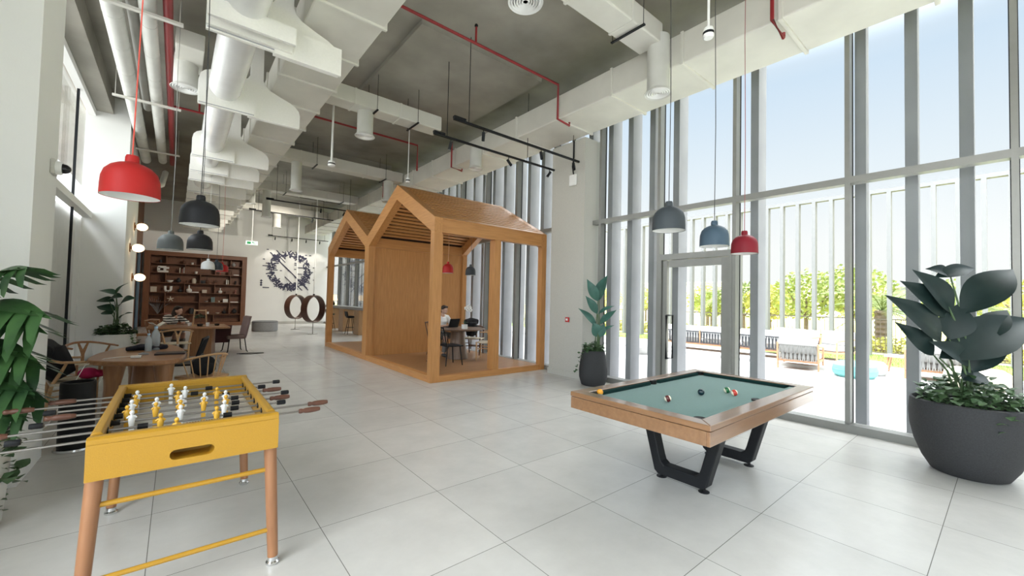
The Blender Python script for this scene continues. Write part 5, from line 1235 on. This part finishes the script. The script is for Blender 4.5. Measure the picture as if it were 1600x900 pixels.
def rope(m, name, y0, y1, z0, z1, x, parent, n, th=.012):
    b = MB(); rnd = random.Random(4)
    for k in range(n):
        u0 = y0+(y1-y0)*(k+.5)/n; w = (y1-y0)/n*.30; off = (y1-y0)/n*(.45 if k % 2 else -.45)
        b.add([(x, u0-w, z0), (x, u0+w, z0), (x, u0+w+off, (z0+z1)/2), (x, u0-w+off, (z0+z1)/2), (x, u0+w, z1), (x, u0-w, z1),
               (x+th, u0-w, z0), (x+th, u0+w, z0), (x+th, u0+w+off, (z0+z1)/2), (x+th, u0-w+off, (z0+z1)/2), (x+th, u0+w, z1), (x+th, u0-w, z1)],
              [(0, 1, 2, 3), (3, 2, 4, 5), (7, 6, 9, 8), (8, 9, 11, 10), (0, 3, 9, 6), (3, 5, 11, 9), (1, 7, 8, 2), (2, 8, 10, 4)])
    return b.out(name, m, parent)
M_ROPED = mat('charcoal_rope', (.045, .048, .055), .9); M_ROPEG = mat('grey_rope', (.22, .215, .21), .9)
M_CUSHW = mat('white_cushion', (.80, .80, .80), .9); M_CUSHG = mat('pale_grey_cushion', (.36, .355, .35), .9)
M_TEAKO = mat('outdoor_teak', (.48, .25, .14), .6)
def sofa(label, loc, rz, W, ropem, cush, posts=2, group=None, seats=2):
    """backrest plane at local -x, seat toward +x, length along y"""
    t = thing('outdoor_sofa', label, 'outdoor sofa', loc, rz, group); D = .78
    ys = [-W/2+i*W/(posts-1) for i in range(posts)]
    for y in ys: MB().bar((-D/2-.05, y, .20), (-D/2-.10, y, .68), .05, .04).out('back_post', M_TEAKO, t, bevel=.006)
    MB().box(-D/2-.06, -W/2, .19, D/2, W/2, .25).out('seat_frame', M_TEAKO, t, bevel=.006)
    for y in (-W/2, W/2): MB().tube([(D/2-.03, y, .0), (D/2-.03, y, .52), (D/2-.06, y, .56), (-D/2-.07, y, .62)], .024, 8).out('arm', M_TEAKO, t, smooth=True)
    for x in (-D/2-.03, D/2-.03):
        for y in (-W/2, W/2): MB().tube([(x, y, 0), (x, y, .22)], .02, 8).out('leg', M_TEAKO, t, smooth=True)
    rope(ropem, 'rope_back', -W/2+.03, W/2-.03, .24, .62, -D/2-.09, t, int(W*22))
    MB().tube([(-D/2-.095, -W/2, .63), (-D/2-.095, W/2, .63)], .018, 8).out('back_rail', ropem, t, smooth=True)
    w = W/seats
    for k in range(seats):
        y0 = -W/2+k*w+.02; y1 = y0+w-.04
        MB().box(-D/2+.04, y0, .26, D/2-.01, y1, .40).out('seat_cushion', cush, t, bevel=.04, seg=3)
        MB().prism([(-D/2-.03, .40), (-D/2+.12, .40), (-D/2+.05, .80), (-D/2-.07, .82), (-D/2-.09, .60)], y0, y1, 'xz').out('back_cushion', cush, t, bevel=.035, seg=3)
    return t
PZ = .06
sofa('long charcoal rope sofa with white cushions on the terrace, its back to the glass door', (13.95, 5.95, PZ), .05, 3.6, M_ROPED, M_CUSHW, 4, None, 3)
sofa('white cushioned terrace sofa behind the charcoal rope one, facing the room', (15.9-.9, 4.55, PZ), 2.6, 1.6, M_ROPED, M_CUSHW, 2)
sofa('pale grey rope loveseat seen from behind on the terrace', (12.72, 3.50, -.02), .12, .86, M_ROPEG, M_CUSHG, 2, None, 1)
sofa('pale grey cushioned loveseat on the terrace turned toward the other one', (15.0, 3.42, -.02+.08), 2.75, .95, M_CUSHG and M_ROPEG, M_CUSHG, 2, None, 1)
sofa('grey rope terrace chair behind the large plant at the right', (13.6, 1.05, -.02), .1, 1.1, M_ROPEG, M_CUSHG, 2, None, 1)
t = thing('side_table', 'low pale outdoor side table beyond the window, left of the big plant', 'side table', (13.9, 1.75, -.02)); MB().box(-.3, -.25, .42, .3, .25, .45).out('table_top', M_CUSHW, t, bevel=.01)
for sx in (-1, 1):
    for sy in (-1, 1): MB().tube([(sx*.3, sy*.25, 0), (sx*.2, sy*.17, .42)], .022, 8).out('leg', M_TEAKO, t, smooth=True)
def pouf(x, y, r, h, m, label):
    t = thing('outdoor_pouf', label, 'pouf', (x, y, -.02))
    MB().lathe([(0, 0), (r*.8, 0), (r*.97, h*.2), (r, h*.5), (r*.95, h*.8), (r*.75, h), (0, h*.97)], seg=32).out('cushion', m, t, smooth=True)
    MB().tube([(r*1.0*math.cos(a*PI/16), r*1.0*math.sin(a*PI/16), h*.5) for a in range(33)], .008, 6).out('seam', m, t, smooth=True)
pouf(12.3, 2.32, .42, .34, mat('turquoise_fabric', (.16, .42, .42), .9), 'turquoise round pouf on the terrace')
pouf(13.1, 2.15, .30, .32, M_CUSHG, 'grey round pouf behind the turquoise one')
pouf(11.6, 7.5, .42, .44, M_CUSHG, 'round pale stone-like pouf on the terrace, left of the door')
pouf(12.9, .45, .50, .40, mat('cream_knit', (.50, .46, .36), .95, noise=(60, (.40, .36, .28))), 'cream knitted pouf on the terrace behind the big plant')

# trees: every crown and trunk its own tree
def leafy(name, m, parent, c, r, n, size, seed):
    rnd = random.Random(seed); b = MB()
    for i in range(n):
        while True:
            p = Vector((rnd.uniform(-1, 1), rnd.uniform(-1, 1), rnd.uniform(-1, 1)))
            if p.length < 1: break
        q = Vector((c[0]+p.x*r[0], c[1]+p.y*r[1], c[2]+p.z*r[2])); a = rnd.uniform(0, 2*PI); e = rnd.uniform(-.8, .8); s = size*rnd.uniform(.6, 1.3)
        d = Vector((math.cos(a)*math.cos(e), math.sin(a)*math.cos(e), math.sin(e)))*s; u = d.cross(Vector((rnd.random(), rnd.random(), rnd.random()))).normalized()*s*.45
        b.add([q, q+d*.5+u, q+d, q+d*.5-u], [(0, 1, 2, 3)])
    return b.out(name, m, parent)
M_TREE = [mat('sunlit_foliage', (.36, .40, .13), .8, noise=(2, (.26, .33, .11))), mat('olive_foliage', (.22, .27, .10), .8, noise=(2, (.15, .2, .08))), mat('yellow_foliage', (.48, .46, .15), .8, noise=(2, (.38, .39, .13)))]
for m in M_TREE: m.node_tree.nodes['Principled BSDF'].inputs['Transmission Weight'].default_value = 0
M_BARK = mat('tree_bark', (.20, .15, .11), .9, noise=(8, (.12, .09, .07)))
def tree(x, y, h, r, k, seed, label, group='garden trees beyond the railing'):
    t = thing('garden_tree', label, 'tree', (x, y, -.04), 0, group); rnd = random.Random(seed)
    tr = MB().tube([(0, 0, 0), (.05, .03, h*.3), (0, 0, h*.62)], [.10, .08, .04], 8)
    for a in range(5): an = a*1.3+seed; tr.tube([(0, 0, h*.32), (r*.4*math.cos(an), r*.4*math.sin(an), h*.55), (r*.7*math.cos(an), r*.7*math.sin(an), h*.75)], [.04, .03, .01], 6)
    tr.out('trunk', M_BARK, t, smooth=True)
    b = None
    leafy('foliage', M_TREE[k], t, (0, 0, h*.66), (r, r, h*.36), 1500, .16, seed)
def palm(x, y, h, label, seed=1, spread=2.0):
    t = thing('palm_tree', label, 'palm tree', (x, y, -.04)); rnd = random.Random(seed)
    MB().lathe([(.22+.04*(i % 2), h*i/16) for i in range(17)], seg=12).out('trunk', M_BARK, t, smooth=False)
    for k in range(26):
        a = rnd.uniform(0, 2*PI); el = rnd.uniform(-.25, 1.35); L_ = spread*rnd.uniform(.8, 1.1); b = MB(); prev = None; pts = []
        for i in range(9):
            u = i/8; ez = el-u*u*1.5; pts.append(Vector((math.cos(a)*L_*u*math.cos(el*.6), math.sin(a)*L_*u*math.cos(el*.6), h+L_*(math.sin(el)*u-.55*u*u))))
        b.tube(pts, [.022-.0022*i for i in range(9)], 5)
        for i in range(28):
            u = .12+.88*i/28; j = min(7, int(u*8)); p = pts[j].lerp(pts[j+1], u*8-j); d = (pts[j+1]-pts[j]).normalized(); sd = d.cross(Vector((0, 0, 1))).normalized()
            for s in (-1, 1):
                e = p+(sd*s*.75+d*.6-Vector((0, 0, .25)))*(.42*math.sin(PI*min(1, u*.85+.12))+.05); w = d*.018
                b.add([p-w, p+w, e], [(0, 1, 2)])
        b.out('frond', M_TREE[1], t)
palm(21.5, 3.2, 1.55, 'shaggy palm seen between the window fins left of the big plant', 3, 2.2)
palm(27, 11.5, 2.2, 'palm tree seen past the glass door', 5, 2.2)
palm(24, 1.2, 1.6, 'palm tree behind the big plant at the right', 9, 2.0)
palm(30, 17.0, 2.4, 'distant palm tree left of the glass door', 12, 2.2)
spots = [(23, 6.1, 3.3, 1.4, 0), (25, 8.3, 2.8, 1.3, 2), (26, 10.0, 3.0, 1.5, 1), (24, 4.6, 3.6, 1.5, 0), (30, 14, 3.0, 1.6, 2), (28, 1.8, 3.0, 1.6, 0), (26, -.6, 3.0, 1.7, 2), (24, -2.2, 3.2, 1.6, 0), (33, 21, 3.0, 1.8, 0), (36, 28, 3.2, 2.0, 2), (34, 34, 3.4, 2.0, 1), (28, 12.8, 2.6, 1.3, 0), (34, 6, 2.8, 1.8, 2), (36, 11, 2.8, 2.0, 0), (40, 2.5, 3, 2.2, 1)]
nm = ['bright green', 'dull olive', 'yellowish']
order = sorted(range(len(spots)), key=lambda i: math.atan2(spots[i][0], spots[i][1])); seen = {0: 0, 1: 0, 2: 0}; NTH = ['leftmost', 'second', 'third', 'fourth', 'fifth', 'sixth', 'seventh']
for i in order:
    x, y, h, r, k = spots[i]; q = NTH[seen[k]]+(' of the ' if seen[k] == 0 else ' from the left of the '); seen[k] += 1
    tree(x, y, h, r, k, 30+i, q+nm[k]+' bushy trees beyond the railing', nm[k]+' garden trees beyond the railing')
b = MB(); M_HEDGE = M_TREE[2]
hd = thing('hedge', 'low sunlit hedge running beyond the railing', 'hedge', (20.5, 0, -.04)); tag(leafy('foliage', M_HEDGE, hd, (0, 8, .25), (.5, 16, .35), 7000, .12, 77), kind='stuff'); MB().tube([(0, -6, .05), (0, 22, .05)], .03, 5).out('stem', M_BARK, hd)
def house(x, y, w, d, h, label):
    t = thing('distant_building', label, 'building', (x, y, -.04)); M_H = mat('pale_render', (.66, .62, .56), .8)
    MB().box(-d/2, -w/2, 0, d/2, w/2, h).out('walls', M_H, t); MB().box(-d/2-.3, -w/2-.3, h, d/2+.3, w/2+.3, h+.25).out('roof', mat('roof_grey', (.40, .36, .32), .8), t)
    for i in range(int(w/2.2)):
        f = MB().box(-d/2-.04, -w/2+1+2.2*i, .9, -d/2+.02, -w/2+2.1+2.2*i, 2.1).out('window', mat('dark_window', (.12, .13, .14), .2), t)
house(62, 31, 12, 8, 4.6, 'pale low building far behind the trees, seen through the glass door')
house(70, 14, 9, 8, 4.2, 'pale low building far away, seen between the slats right of the door')
# shrub beyond the far windows
t = thing('garden_shrub', 'leafy pale green shrub outside the far windows, seen through the farther pavilion', 'shrub', (9.5, 26.0, -.02))
MB().tube([(0, 0, 0), (0, 0, 1.6)], .04, 6).out('trunk', M_BARK, t); leafy('foliage', M_TREE[1], t, (0, 0, 1.6), (.9, .9, 1.3), 900, .2, 99)
